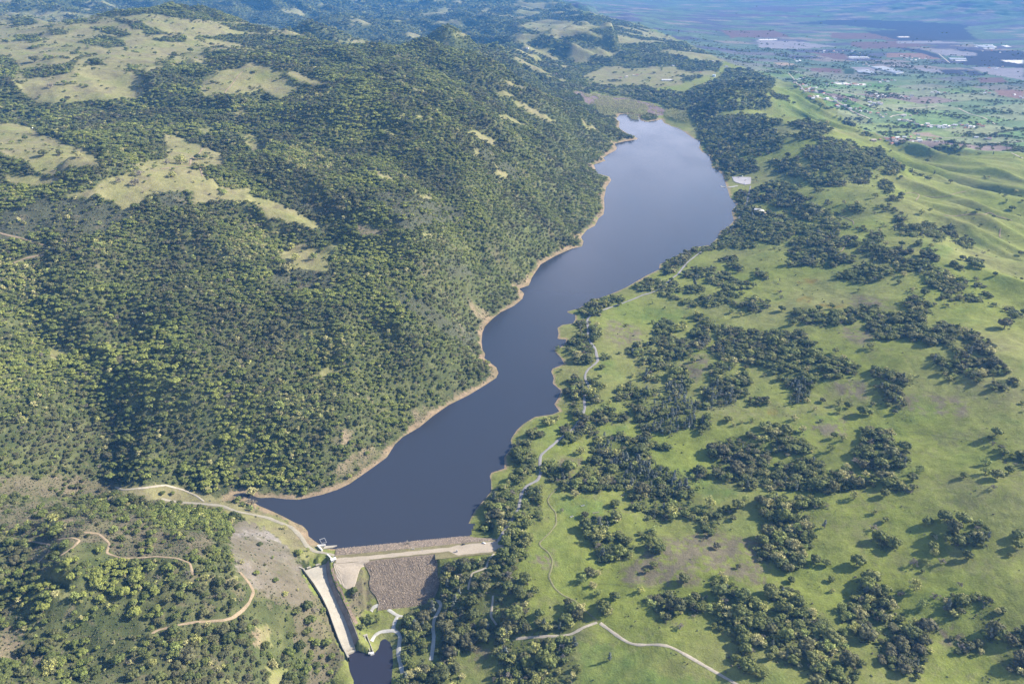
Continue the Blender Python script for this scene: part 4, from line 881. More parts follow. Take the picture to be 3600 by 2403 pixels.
def cover(px, py, pz, sdl):
    """land cover weights and ground colour at ground points; the outlines are frayed by a few metres of noise"""
    n = len(px)
    k = np.clip(np.sqrt(px * px + py * py) / 1500, 0.6, 4)
    wx = px + 9 * k * perlin(px / (14 * k), py / (14 * k)) + 4 * perlin(px / 5, py / 5)
    wy = py + 9 * k * perlin(px / (14 * k) + 40, py / (14 * k) + 7) + 4 * perlin(px / 5 + 3, py / 5)
    u, v = project(wx, wy, pz)
    L = {k_: look(m_, u, v) for k_, m_ in dict(left=m_left, far=m_far, vale=m_valley, open=m_open, bare=m_bare, gravel=m_gravel, brush=m_brush, grove=m_grove, pine=m_pine,
                                             pale=m_pale, dry=m_dry, lush=m_lush, flower=m_flower, mud=m_mud, willow=m_willow).items()}
    uf, vf = project(px, py, pz)
    L['field'] = look(m_field, uf, vf)
    L['u'], L['v'] = uf, vf
    fo = fbm(px / 520 + 8, py / 360, 4)
    L['open'] = np.maximum(L['open'], L['far'] * (np.hypot(px, py) > 4600) * (fo > np.where(uf > 1180, 0.12, 0.42)))
    c = np.empty((n, 3)); c[:] = G['grass']
    def mix(key, wgt):
        wv = np.clip(wgt, 0, 1)[:, None]
        c[:] = c * (1 - wv) + np.array(G[key] if isinstance(key, str) else key) * wv
    n1, n2, n3 = fbm(px / 95, py / 95, 4), fbm(px / 22 + 31, py / 22, 3), fbm(px / 300 + 5, py / 240, 3)
    n4 = fbm(px / 7 + 3, py / 7, 3)
    mix('ridge', 0.22 + 0.35 * n3 + 0.15 * n4)
    mix('dry', sstep(0.15, 0.95, n1 + 0.45 * n2 + 0.5 * n4) * np.where(np.sqrt(px * px + py * py) > 1500, 0.15, 0.30))
    mix('lush', sstep(0.1, 0.9, -n1 + 0.3 * n2) * 0.4)
    mix('dry', L['dry'] * sstep(-0.5, 0.5, n4 + n2 + 0.5 * n1 + 0.2) * 0.95); mix('lush', L['lush'] * (0.6 + 0.4 * n2)); mix('flower', L['flower'] * (0.5 + 0.8 * n2))
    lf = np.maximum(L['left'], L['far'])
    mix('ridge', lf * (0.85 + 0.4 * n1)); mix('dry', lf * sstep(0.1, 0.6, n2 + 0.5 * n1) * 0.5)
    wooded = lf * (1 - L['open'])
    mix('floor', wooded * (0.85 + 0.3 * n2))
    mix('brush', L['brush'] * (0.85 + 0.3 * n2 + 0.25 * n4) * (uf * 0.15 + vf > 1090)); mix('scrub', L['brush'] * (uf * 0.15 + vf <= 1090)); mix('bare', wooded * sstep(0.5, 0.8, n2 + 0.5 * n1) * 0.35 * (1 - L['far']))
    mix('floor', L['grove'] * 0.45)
    mix('bare', L['bare'] * (0.45 + 0.4 * n2 + 0.4 * n4)); mix('gravel', L['gravel'] * (0.85 + 0.3 * n2 + 0.3 * n4)); mix((0.27, 0.25, 0.235), L['gravel'] * sstep(0.2, 0.7, n1 + 0.6 * n4) * 0.7); mix('brush', L['gravel'] * sstep(0.0, 0.5, n4 - n1) * 0.6); mix('mud', L['mud'])
    # valley floor: parcels of many crops
    vale = sstep(0.5, 0.51, L['vale'])
    a = R(24)
    gx, gy = (px * math.cos(a) + py * math.sin(a)), (-px * math.sin(a) + py * math.cos(a))
    cx = np.floor(gx / 310 + 0.35 * np.floor(gy / 190)); cy = np.floor(gy / 190)
    hsh = np.abs(np.sin(cx * 127.1 + cy * 311.7) * 43758.5453) % 1.0
    pal = np.array([(0.105, 0.150, 0.060), (0.12, 0.165, 0.065), (0.085, 0.135, 0.05), (0.13, 0.15, 0.085), (0.10, 0.155, 0.06), (0.15, 0.165, 0.09), (0.085, 0.12, 0.06), (0.12, 0.15, 0.06), (0.14, 0.11, 0.10), (0.11, 0.16, 0.05)])
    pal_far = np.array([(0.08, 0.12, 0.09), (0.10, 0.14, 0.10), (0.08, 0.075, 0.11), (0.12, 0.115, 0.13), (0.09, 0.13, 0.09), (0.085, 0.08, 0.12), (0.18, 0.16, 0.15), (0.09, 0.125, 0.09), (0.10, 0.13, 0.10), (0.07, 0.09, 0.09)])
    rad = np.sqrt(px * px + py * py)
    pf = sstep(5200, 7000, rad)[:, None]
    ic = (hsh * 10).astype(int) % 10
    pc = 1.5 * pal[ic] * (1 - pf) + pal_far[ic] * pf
    c[:] = np.where(vale[:, None] > 0, pc * (1 + 0.22 * n2 + 0.2 * n1)[:, None], c)
    for i in range(len(FC)):
        f = L['field'] == i + 1
        c[f] = np.array(FC[i]) * (1 + 0.12 * n2[f, None])
    # bare drawdown bank round the lake: tan on the wooded side, narrower and greener on the meadow side
    bw = np.where(L['left'] > 0.5, 8.0, 3.0) * (1 + 1.2 * n1 + 0.5 * n4) * np.clip(rad / 1600, 0.8, 2.0)
    bw = np.maximum(bw, 1.5)
    mix('bank', sstep(bw * 1.25, bw * 0.8, sdl) * (0.85 + 0.35 * n2))
    return c, L

cc, LC = cover(x, y, z, sd)
cc = np.clip(cc, 0.01, 0.8)
me = bpy.data.meshes.new('ground')
nv, nf = NA * NR, (NA - 1) * (NR - 1)
me.vertices.add(nv)
me.vertices.foreach_set('co', np.stack([x, y, z], 1).astype(np.float32).ravel())
ii = (np.arange(NR - 1)[:, None] * NA + np.arange(NA - 1)[None]).ravel()
quads = np.stack([ii, ii + 1, ii + NA + 1, ii + NA], 1)
def set_faces(me, quads):
    n = len(quads)
    me.loops.add(n * 4); me.loops.foreach_set('vertex_index', quads.astype(np.int32).ravel())
    me.polygons.add(n)
    me.polygons.foreach_set('loop_start', (np.arange(n) * 4).astype(np.int32))
    me.polygons.foreach_set('loop_total', np.full(n, 4, np.int32))
    me.update(calc_edges=True)
set_faces(me, quads[:, ::-1])
me.shade_smooth()
at = me.attributes.new('soil', 'FLOAT_COLOR', 'POINT')
at.data.foreach_set('color', np.concatenate([cc, np.ones((nv, 1))], 1).astype(np.float32).ravel())
m_ground, nt, b = new_mat('ground')
an = nt.nodes.new('ShaderNodeAttribute'); an.attribute_name = 'soil'
pos = nt.nodes.new('ShaderNodeNewGeometry').outputs['Position']
n_f, n_m, n_b = noise_node(nt, 0.55, 5, 0.75, pos), noise_node(nt, 0.08, 4, 0.65, pos), noise_node(nt, 0.012, 3, 0.6, pos)
o = mul_color(nt, an.outputs['Color'], ramp(nt, n_f.outputs[0], 0.25, 0.75, 0.70, 1.30))
o = mul_color(nt, o, ramp(nt, n_m.outputs[0], 0.3, 0.7, 0.82, 1.18))
o = mul_color(nt, o, ramp(nt, n_b.outputs[0], 0.3, 0.7, 0.9, 1.1))
nt.links.new(o, b.inputs['Base Color'])
bp = nt.nodes.new('ShaderNodeBump'); bp.inputs['Strength'].default_value = 0.55; bp.inputs['Distance'].default_value = 1.2
nt.links.new(n_f.outputs[0], bp.inputs['Height'])
bq = nt.nodes.new('ShaderNodeBump'); bq.inputs['Strength'].default_value = 0.8; bq.inputs['Distance'].default_value = 2.2
nt.links.new(n_m.outputs[0], bq.inputs['Height']); nt.links.new(bp.outputs[0], bq.inputs['Normal']); nt.links.new(bq.outputs[0], b.inputs['Normal'])
b.inputs['Roughness'].default_value = 1.0
b.inputs['Specular IOR Level'].default_value = 0.05
me.materials.append(m_ground)
ground = bpy.data.objects.new('ground', me); col.objects.link(ground)
tag(ground, 'rolling green and tan terrain of hills and valley round the reservoir', 'ground', kind='structure')

# ---------------------------------------------------------------- water
def water_mat(name, deep, ripple, rough):
    m, nt, b = new_mat(name)
    b.inputs['Base Color'].default_value = (*deep, 1)
    b.inputs['Roughness'].default_value = rough
    b.inputs['Specular IOR Level'].default_value = 0.5
    b.inputs['IOR'].default_value = 1.33
    pos = nt.nodes.new('ShaderNodeNewGeometry').outputs['Position']
    mp = nt.nodes.new('ShaderNodeMapping'); mp.inputs['Scale'].default_value = (1.0, 0.45, 1.0); mp.inputs['Rotation'].default_value = (0, 0, 0.5)
    nt.links.new(pos, mp.inputs['Vector'])
    n1 = noise_node(nt, 0.35, 3, 0.6, mp.outputs[0]); n2 = noise_node(nt, 0.02, 3, 0.55, mp.outputs[0])
    s = nt.nodes.new('ShaderNodeMath'); s.operation = 'MULTIPLY'
    nt.links.new(n1.outputs[0], s.inputs[0]); nt.links.new(ramp(nt, n2.outputs[0], 0.35, 0.65, 0.4, 1.2), s.inputs[1])
    n3 = noise_node(nt, 0.006, 4, 0.6, mp.outputs[0])
    nt.links.new(ramp(nt, n3.outputs[0], 0.25, 0.8, rough + 0.06, rough + 0.22), b.inputs['Roughness'])
    bp = nt.nodes.new('ShaderNodeBump'); bp.inputs['Strength'].default_value = ripple; bp.inputs['Distance'].default_value = 0.5
    nt.links.new(s.outputs[0], bp.inputs['Height']); nt.links.new(bp.outputs[0], b.inputs['Normal'])
    return m
def water(name, dist, margin, zz, mat, label):
    d = dist.reshape(RR.shape) < margin
    face = (d[:-1, :-1] | d[1:, :-1] | d[:-1, 1:] | d[1:, 1:]).ravel()
    q = quads[face]
    used, inv = np.unique(q, return_inverse=True)
    co = np.stack([x[used], y[used], np.full(len(used), zz)], 1)
    me = bpy.data.meshes.new(name)
    me.vertices.add(len(used)); me.vertices.foreach_set('co', co.astype(np.float32).ravel())
    set_faces(me, inv.reshape(-1, 4)[:, ::-1])
    me.shade_smooth(); me.materials.append(mat)
    o = bpy.data.objects.new(name, me); col.objects.link(o)
    return tag(o, label, 'water', kind='structure')
water('lake_water', sd, 6.0, 0.0, water_mat('lake_water', (0.037, 0.041, 0.057), 0.025, 0.05), 'long winding blue reservoir between wooded hills and green meadow')
water('pool_water', sp, 4.0, POOL_Z, water_mat('pool_water', (0.030, 0.030, 0.045), 0.08, 0.10), 'small dark plunge pool at the foot of the concrete spillway')
# ---------------------------------------------------------------- foliage
def leaf_mat(name, per_object):
    m, nt, b = new_mat(name)
    if per_object:
        base = nt.nodes.new('ShaderNodeObjectInfo').outputs['Color']
    else:
        a = nt.nodes.new('ShaderNodeAttribute'); a.attribute_type = 'INSTANCER'; a.attribute_name = 'tint'
        base = a.outputs['Color']
    c = nt.nodes.new('ShaderNodeAttribute'); c.attribute_name = 'clump'
    nt.links.new(mul_color(nt, base, c.outputs['Fac']), b.inputs['Base Color'])
    b.inputs['Roughness'].default_value = 0.75
    b.inputs['Specular IOR Level'].default_value = 0.25
    return m
M_leaf_one, M_leaf_many = leaf_mat('leaves', True), leaf_mat('leaves_massed', False)
M_bark = speckle_mat('bark', (0.13, 0.105, 0.08), 0.3, 2.0, 0.3)

def ico(sub):
    bm = bmesh.new(); bmesh.ops.create_icosphere(bm, subdivisions=sub, radius=1.0)
    v = np.array([p.co[:] for p in bm.verts]); f = np.array([[q.index for q in p.verts] for p in bm.faces]); bm.free()
    return v, f
ICO = {1: ico(1), 2: ico(2), 3: ico(3)}

def crown_arrays(r, lobes, sub, leaves, style):
    """crown of radius ~1 above z=0: lumpy leaf clumps plus loose leaf sprays round them"""
    V, F, C = [], [], []
    base = 0
    cents = []
    for i in range(lobes):
        if style == 'pine':
            h = r.uniform(0.35, 2.5); k = 1.0 - h / 2.9
            a = r.uniform(0, 6.283); d = r.uniform(0.1, 0.62) * k
            c = np.array([d * math.cos(a), d * math.sin(a), h]); s = r.uniform(0.26, 0.40) * (0.55 + 0.6 * k)
            sc = np.array([s, s, s * r.uniform(0.7, 1.0)])
        elif style == 'airy':
            a = r.uniform(0, 6.283); d = r.uniform(0.15, 0.78)
            c = np.array([d * math.cos(a), d * math.sin(a), r.uniform(0.45, 1.35) * (1.05 - 0.45 * d)]); s = r.uniform(0.16, 0.30)
            sc = np.array([s, s, s * 0.75])
        elif style == 'bare':
            a = r.uniform(0, 6.283); d = r.uniform(0.1, 0.8)
            c = np.array([d * math.cos(a), d * math.sin(a), r.uniform(0.35, 1.0)]); s = r.uniform(0.10, 0.2)
            sc = np.array([s, s, s * 0.7])
        elif style == 'shrub':
            a = r.uniform(0, 6.283); d = r.uniform(0.0, 0.6)
            c = np.array([d * math.cos(a), d * math.sin(a), r.uniform(0.2, 0.55)]); s = r.uniform(0.3, 0.5)
            sc = np.array([s, s, s * 0.8])
        else:
            a = i * 2.4 + r.uniform(-0.5, 0.5); d = math.sqrt((i + 0.3) / lobes) * r.uniform(0.66, 0.8)
            c = np.array([d * math.cos(a), d * math.sin(a), 0.42 + 0.62 * math.sqrt(max(0, 1 - d * d)) * r.uniform(0.75, 1.15)]); s = r.uniform(0.25, 0.40)
            sc = np.array([s, s, s * r.uniform(0.75, 0.95)])
        cents.append((c, sc))
        v, f = ICO[sub]
        ph = r.uniform(0, 50)
        dirs = v
        bump = 1 + 0.22 * np.sin(dirs[:, 0] * 5 + ph) * np.sin(dirs[:, 1] * 5.7 + ph * 1.7) + 0.2 * np.sin(dirs[:, 2] * 6.3 + ph * .6 + dirs[:, 0] * 4) + np.random.default_rng(r.randrange(1 << 30)).uniform(-0.16, 0.16, len(v))
        if style in ('airy', 'bare'): bump = bump * 0.72
        V.append(dirs * bump[:, None] * sc + c)
        F.append(f + base); base += len(v)
        shade = r.uniform(0.72, 1.28)
        C.append(shade * (1 + np.random.default_rng(r.randrange(1 << 30)).uniform(-0.22, 0.22, len(v))))
    g = np.random.default_rng(r.randrange(1 << 30))
    k = g.integers(0, lobes, leaves)
    dirs = g.normal(size=(leaves, 3)); dirs /= np.linalg.norm(dirs, axis=1)[:, None]
    dirs[:, 2] = np.where(g.random(leaves) < 0.7, np.abs(dirs[:, 2]), dirs[:, 2])
    cc_, ss_ = np.array([c for c, s in cents])[k], np.array([s for c, s in cents])[k]
    p = cc_ + dirs * ss_ * g.uniform(0.85, 1.32 if style not in ('airy', 'bare') else 1.6, (leaves, 1))
    sz = g.uniform(0.05, 0.105, (leaves, 1)) * (0.8 if style == 'bare' else 1.0)
    a = g.normal(size=(leaves, 3)); a /= np.linalg.norm(a, axis=1)[:, None]
    b_ = np.cross(a, g.normal(size=(leaves, 3))); b_ /= np.linalg.norm(b_, axis=1)[:, None]
    q = np.stack([p - a * sz, p + b_ * sz * 0.7, p + a * sz, p - b_ * sz * 0.7], 1).reshape(-1, 3)
    V.append(q)
    idx = np.arange(leaves)[:, None] * 4 + base
    F.append(np.concatenate([idx + [0, 1, 2], idx + [0, 2, 3]], 0))
    C.append(np.repeat(g.uniform(0.75, 1.35, leaves), 4))
    return np.concatenate(V), np.concatenate(F), np.concatenate(C)

def tri_mesh(name, V, F, C, mats, matidx=None):
    me = bpy.data.meshes.new(name)
    me.vertices.add(len(V)); me.vertices.foreach_set('co', V.astype(np.float32).ravel())
    n = len(F)
    me.loops.add(n * 3); me.loops.foreach_set('vertex_index', F.astype(np.int32).ravel())
    me.polygons.add(n)
    me.polygons.foreach_set('loop_start', (np.arange(n) * 3).astype(np.int32)); me.polygons.foreach_set('loop_total', np.full(n, 3, np.int32))
    for m in mats: me.materials.append(m)
    if matidx is not None: me.polygons.foreach_set('material_index', matidx.astype(np.int32))
    me.update(calc_edges=True)
    a = me.attributes.new('clump', 'FLOAT', 'POINT'); a.data.foreach_set('value', C.astype(np.float32))
    return me

def limb(V, F, p0, p1, r0, r1, n=5):
    b = sum(len(q) for q in V)
    d = Vector(p1) - Vector(p0); t = d.orthogonal().normalized(); s = d.cross(t).normalized()
    ring = lambda p, r_: [tuple(Vector(p) + (t * math.cos(k * 6.283 / n) + s * math.sin(k * 6.283 / n)) * r_) for k in range(n)]
    V.append(np.array(ring(p0, r0) + ring(p1, r1)))
    f = []
    for k in range(n):
        a, c = k, (k + 1) % n
        f += [[a, c, n + c], [a, n + c, n + a]]
    F.append(np.array(f) + b)

def trunk_arrays(r, style):
    V, F = [], []
    top = {'pine': 2.3, 'bare': 0.6}.get(style, 0.62)
    w = {'pine': 0.075, 'bare': 0.06}.get(style, 0.09)
    lean = (r.uniform(-.1, .1), r.uniform(-.1, .1))
    limb(V, F, (0, 0, -0.35), (lean[0], lean[1], top * 0.55), w * 1.25, w * 0.8, 7)
    limb(V, F, (lean[0], lean[1], top * 0.55), (lean[0] * 2, lean[1] * 2, top), w * 0.8, w * 0.4, 6)
    for i in range(9 if style == 'bare' else 5):
        a = i * 1.3 + r.uniform(0, .6); z0 = top * r.uniform(0.35, 0.9); d = r.uniform(0.35, 0.7) * (0.6 if style == 'pine' else 1)
        m = (lean[0] + d * .5 * math.cos(a), lean[1] + d * .5 * math.sin(a), z0 + 0.2)
        limb(V, F, (lean[0], lean[1], z0), m, w * 0.5, w * 0.3, 5)
        limb(V, F, m, (m[0] + d * .5 * math.cos(a + .3), m[1] + d * .5 * math.sin(a + .3), m[2] + 0.25), w * 0.3, w * 0.12, 4)
    return np.concatenate(V), np.concatenate(F)

STYLES = {'o': ('round', 19, 2, 620), 'p': ('airy', 17, 1, 620), 'g': ('bare', 13, 1, 420), 'n': ('pine', 15, 1, 420)}
r0 = random.Random(3)
CROWN, TRUNK = {}, {}
for k, (style, lobes, sub, leaves) in STYLES.items():
    CROWN[k], TRUNK[k] = [], []
    for i in range(5 if k == 'o' else 3):
        V_, F_, C_ = crown_arrays(r0, lobes, sub, leaves, style)
        CROWN[k].append(tri_mesh('crown', V_, F_, C_, [M_leaf_one]))
        V_, F_ = trunk_arrays(r0, style)
        TRUNK[k].append(tri_mesh('trunk', V_, F_, np.ones(len(V_)), [M_bark]))
PROTO = {}
for k, (style, lobes, sub, leaves, num) in {'o': ('round', 13, 1, 300, 5), 'p': ('airy', 13, 1, 260, 3), 'g': ('bare', 10, 1, 220, 2), 'n': ('pine', 12, 1, 150, 3), 's': ('shrub', 4, 1, 50, 3), 'w': ('airy', 9, 1, 120, 2)}.items():
    PROTO[k] = []
    for i in range(num):
        V_, F_, C_ = crown_arrays(r0, lobes, sub, leaves, style)
        mi = np.zeros(len(F_))
        if k in 'opgn':
            VT, FT = trunk_arrays(r0, style)
            F_ = np.concatenate([F_, FT + len(V_)]); V_ = np.concatenate([V_, VT]); C_ = np.concatenate([C_, np.ones(len(VT))]); mi = np.concatenate([mi, np.ones(len(FT))])
        PROTO[k].append(bpy.data.objects.new('source_' + k, tri_mesh('massed_tree', V_, F_, C_, [M_leaf_many, M_bark], mi)))
# stones for the rock facing
def stone_mesh(r, mat):
    v, f = ICO[1]
    g = np.random.default_rng(r.randrange(1 << 30))
    V_ = v * g.uniform(0.65, 1.1, (len(v), 1)) * np.array([1.0, g.uniform(.6, .9), g.uniform(.5, .8)])
    return tri_mesh('stone', V_, f, np.full(len(v), 1.0), [mat])
def rock_mat():
    m, nt, b = new_mat('rock')
    a = nt.nodes.new('ShaderNodeAttribute'); a.attribute_type = 'INSTANCER'; a.attribute_name = 'tint'
    n = noise_node(nt, 1.2, 4, 0.7, nt.nodes.new('ShaderNodeNewGeometry').outputs['Position'])
    nt.links.new(mul_color(nt, a.outputs['Color'], ramp(nt, n.outputs[0], 0.3, 0.7, 0.75, 1.2)), b.inputs['Base Color'])
    return m
M_rock = rock_mat()
PROTO['k'] = [bpy.data.objects.new('source_stone', stone_mesh(r0, M_rock)) for i in range(4)]

def scatter(name, kind, pts, scale, rotz, tint, label=None, cat=None, parent=None, zscale=None, tilt=None):
    """one object carrying copies of the kind's shapes at the given points"""
    n = len(pts)
    me = bpy.data.meshes.new(name)
    me.vertices.add(n); me.vertices.foreach_set('co', pts.astype(np.float32).ravel())
    g = np.random.default_rng(n)
    a = me.attributes.new('scl', 'FLOAT_VECTOR', 'POINT')
    s3 = np.stack([scale, scale * g.uniform(0.85, 1.15, n), scale * (g.uniform(0.62, 1.08, n) if zscale is None else zscale)], 1)
    a.data.foreach_set('vector', s3.astype(np.float32).ravel())
    a = me.attributes.new('rot', 'FLOAT_VECTOR', 'POINT')
    rot = np.stack([np.zeros(n), np.zeros(n), rotz], 1) if tilt is None else np.stack([tilt[:, 0], tilt[:, 1], rotz], 1)
    a.data.foreach_set('vector', rot.astype(np.float32).ravel())
    a = me.attributes.new('pick', 'INT', 'POINT'); a.data.foreach_set('value', g.integers(0, len(PROTO[kind]), n).astype(np.int32))
    a = me.attributes.new('tint', 'FLOAT_COLOR', 'POINT')
    a.data.foreach_set('color', np.concatenate([tint, np.ones((n, 1))], 1).astype(np.float32).ravel())
    o = bpy.data.objects.new(name, me); col.objects.link(o)
    ng = bpy.data.node_groups.new(name, 'GeometryNodeTree')
    ng.interface.new_socket('Geometry', in_out='INPUT', socket_type='NodeSocketGeometry')
    ng.interface.new_socket('Geometry', in_out='OUTPUT', socket_type='NodeSocketGeometry')
    N, Lk = ng.nodes, ng.links
    gi, go = N.new('NodeGroupInput'), N.new('NodeGroupOutput')
    iop = N.new('GeometryNodeInstanceOnPoints'); join = N.new('GeometryNodeJoinGeometry')
    for s in PROTO[kind]:
        oi = N.new('GeometryNodeObjectInfo'); oi.inputs['Object'].default_value = s; oi.inputs['As Instance'].default_value = False
        gt = N.new('GeometryNodeGeometryToInstance')
        Lk.new(oi.outputs['Geometry'], gt.inputs[0]); Lk.new(gt.outputs[0], join.inputs[0])
    def named(nm, t):
        q = N.new('GeometryNodeInputNamedAttribute'); q.data_type = t; q.inputs['Name'].default_value = nm
        return next(s for s in q.outputs if s.enabled and s.name == 'Attribute')
    iop.inputs['Pick Instance'].default_value = True
    Lk.new(gi.outputs[0], iop.inputs['Points']); Lk.new(join.outputs[0], iop.inputs['Instance'])
    Lk.new(named('pick', 'INT'), iop.inputs['Instance Index'])
    e2r = N.new('FunctionNodeEulerToRotation'); Lk.new(named('rot', 'FLOAT_VECTOR'), e2r.inputs[0]); Lk.new(e2r.outputs[0], iop.inputs['Rotation'])
    Lk.new(named('scl', 'FLOAT_VECTOR'), iop.inputs['Scale'])
    Lk.new(iop.outputs[0], go.inputs[0])
    md = o.modifiers.new('scatter', 'NODES'); md.node_group = ng
    if parent: o.parent = parent
    return tag(o, label, cat, kind='stuff')

# ---------------------------------------------------------------- where the trees stand
def near_lines(px, py, lines, width):
    keep = np.ones(len(px), bool)
    for ln, wd, fac in lines:
        lo, hi = ln.min(0) - 15, ln.max(0) + 15
        s = np.nonzero((px > lo[0]) & (px < hi[0]) & (py > lo[1]) & (py < hi[1]))[0]
        if not len(s): continue
        a, b = ln[:-1], ln[1:]
        e = b - a
        t = np.clip(((px[s][:, None] - a[:, 0]) * e[:, 0] + (py[s][:, None] - a[:, 1]) * e[:, 1]) / ((e * e).sum(1) + 1e-9), 0, 1)
        d = np.sqrt(((px[s][:, None] - a[:, 0] - t * e[:, 0]) ** 2 + (py[s][:, None] - a[:, 1] - t * e[:, 1]) ** 2).min(1))
        keep[s] &= d > wd * 0.5 + width[s] * fac
    return keep
ROAD_XY = {}
for nm, (mt_, wd_, ln_) in ROADS.items():
    uv = parse(ln_)
    seg = [np.linalg.norm(uv[i + 1] - uv[i]) for i in range(len(uv) - 1)]
    tt = np.concatenate([[0], np.cumsum(seg)])
    s_ = np.arange(0, tt[-1], 1.5)
    u_, v_ = np.interp(s_, tt, uv[:, 0]), np.interp(s_, tt, uv[:, 1])
    h_ = 26 if nm == 'gravel_road' else 7
    kx = np.hanning(2 * h_ + 1); kx /= kx.sum()
    pad = lambda q: np.convolve(np.pad(q, h_, mode='edge'), kx, 'valid')
    hx, hy, hz = hit(pad(u_), pad(v_))
    ROAD_XY[nm] = np.stack([hx, hy], 1)
lines = [(p, ROADS[k][1], 0.15 if k == 'lakeside_road' else (0.75 if k.startswith(('hill', 'service', 'woodland_path', 'creek', 'shore', 'farm')) else 0.4)) for k, p in ROAD_XY.items()]

def candidates(r_lo, r_hi, step):
    xm = r_hi * math.sin(R(49))
    gx, gy = np.meshgrid(np.arange(-xm, xm, step), np.arange(r_lo * 0.7, r_hi, step * 0.866))
    gx = gx + (np.arange(gx.shape[0]) % 2)[:, None] * step / 2
    px = gx.ravel() + rng.uniform(-.42, .42, gx.size) * step; py = gy.ravel() + rng.uniform(-.42, .42, gx.size) * step
    rad = np.hypot(px, py)
    k = (rad >= r_lo) & (rad < r_hi) & (np.abs(np.arctan2(px, py)) < R(48))
    px, py = px[k], py[k]
    pz = hgt(px, py)
    u, v = project(px, py, pz)
    k = (u > -620) & (u < 2970) & (v > -60) & (v < 1980)
    px, py, pz = px[k], py[k], pz[k]
    k = visible(px, py, pz + 45)
    return px[k], py[k], pz[k]

def lake_dist(px, py):
    s_ = poly_sdist(px, py, lake, 60.0)
    return np.minimum(s_, poly_sdist(px, py, pool, 60.0))

trees = []          # arrays x y z kind radius tint
KIND = 'opgn'
def tint_for(kind, n, px, py, west):
    g = rng
    P = {'o': [(0.072, 0.088, 0.026), (0.102, 0.118, 0.032), (0.098, 0.100, 0.040)], 'p': [(0.360, 0.360, 0.120), (0.400, 0.375, 0.165), (0.270, 0.310, 0.095)],
         'g': [(0.220, 0.195, 0.150), (0.250, 0.220, 0.170)], 'n': [(0.150, 0.170, 0.145), (0.115, 0.135, 0.105)]}[kind]
    P = np.array(P)
    c = P[g.integers(0, len(P), n)] * g.uniform(0.78, 1.25, (n, 1))
    if kind == 'o':
        # the wooded western slope is a patchwork of dark live oak, mid green and fresh yellow green
        mixv = 1.25 * fbm(px / 170 + 3, py / 140, 3) + g.normal(0, 0.36, n)
        mid = np.array((0.130, 0.162, 0.036)); fresh = np.array((0.215, 0.235, 0.056)); brown = np.array((0.085, 0.075, 0.050))
        wv = np.where(west, 1.0, 0.35)
        a = (sstep(-0.15, 0.35, mixv) * wv * 0.8)[:, None]; c = c * (1 - a) + mid * a
        a = (sstep(0.35, 0.85, mixv) * wv * 0.8)[:, None]; c = c * (1 - a) + fresh * a
        a = (sstep(0.5, 1.0, -mixv) * 0.5)[:, None]; c = c * (1 - a) + brown * a
    return c

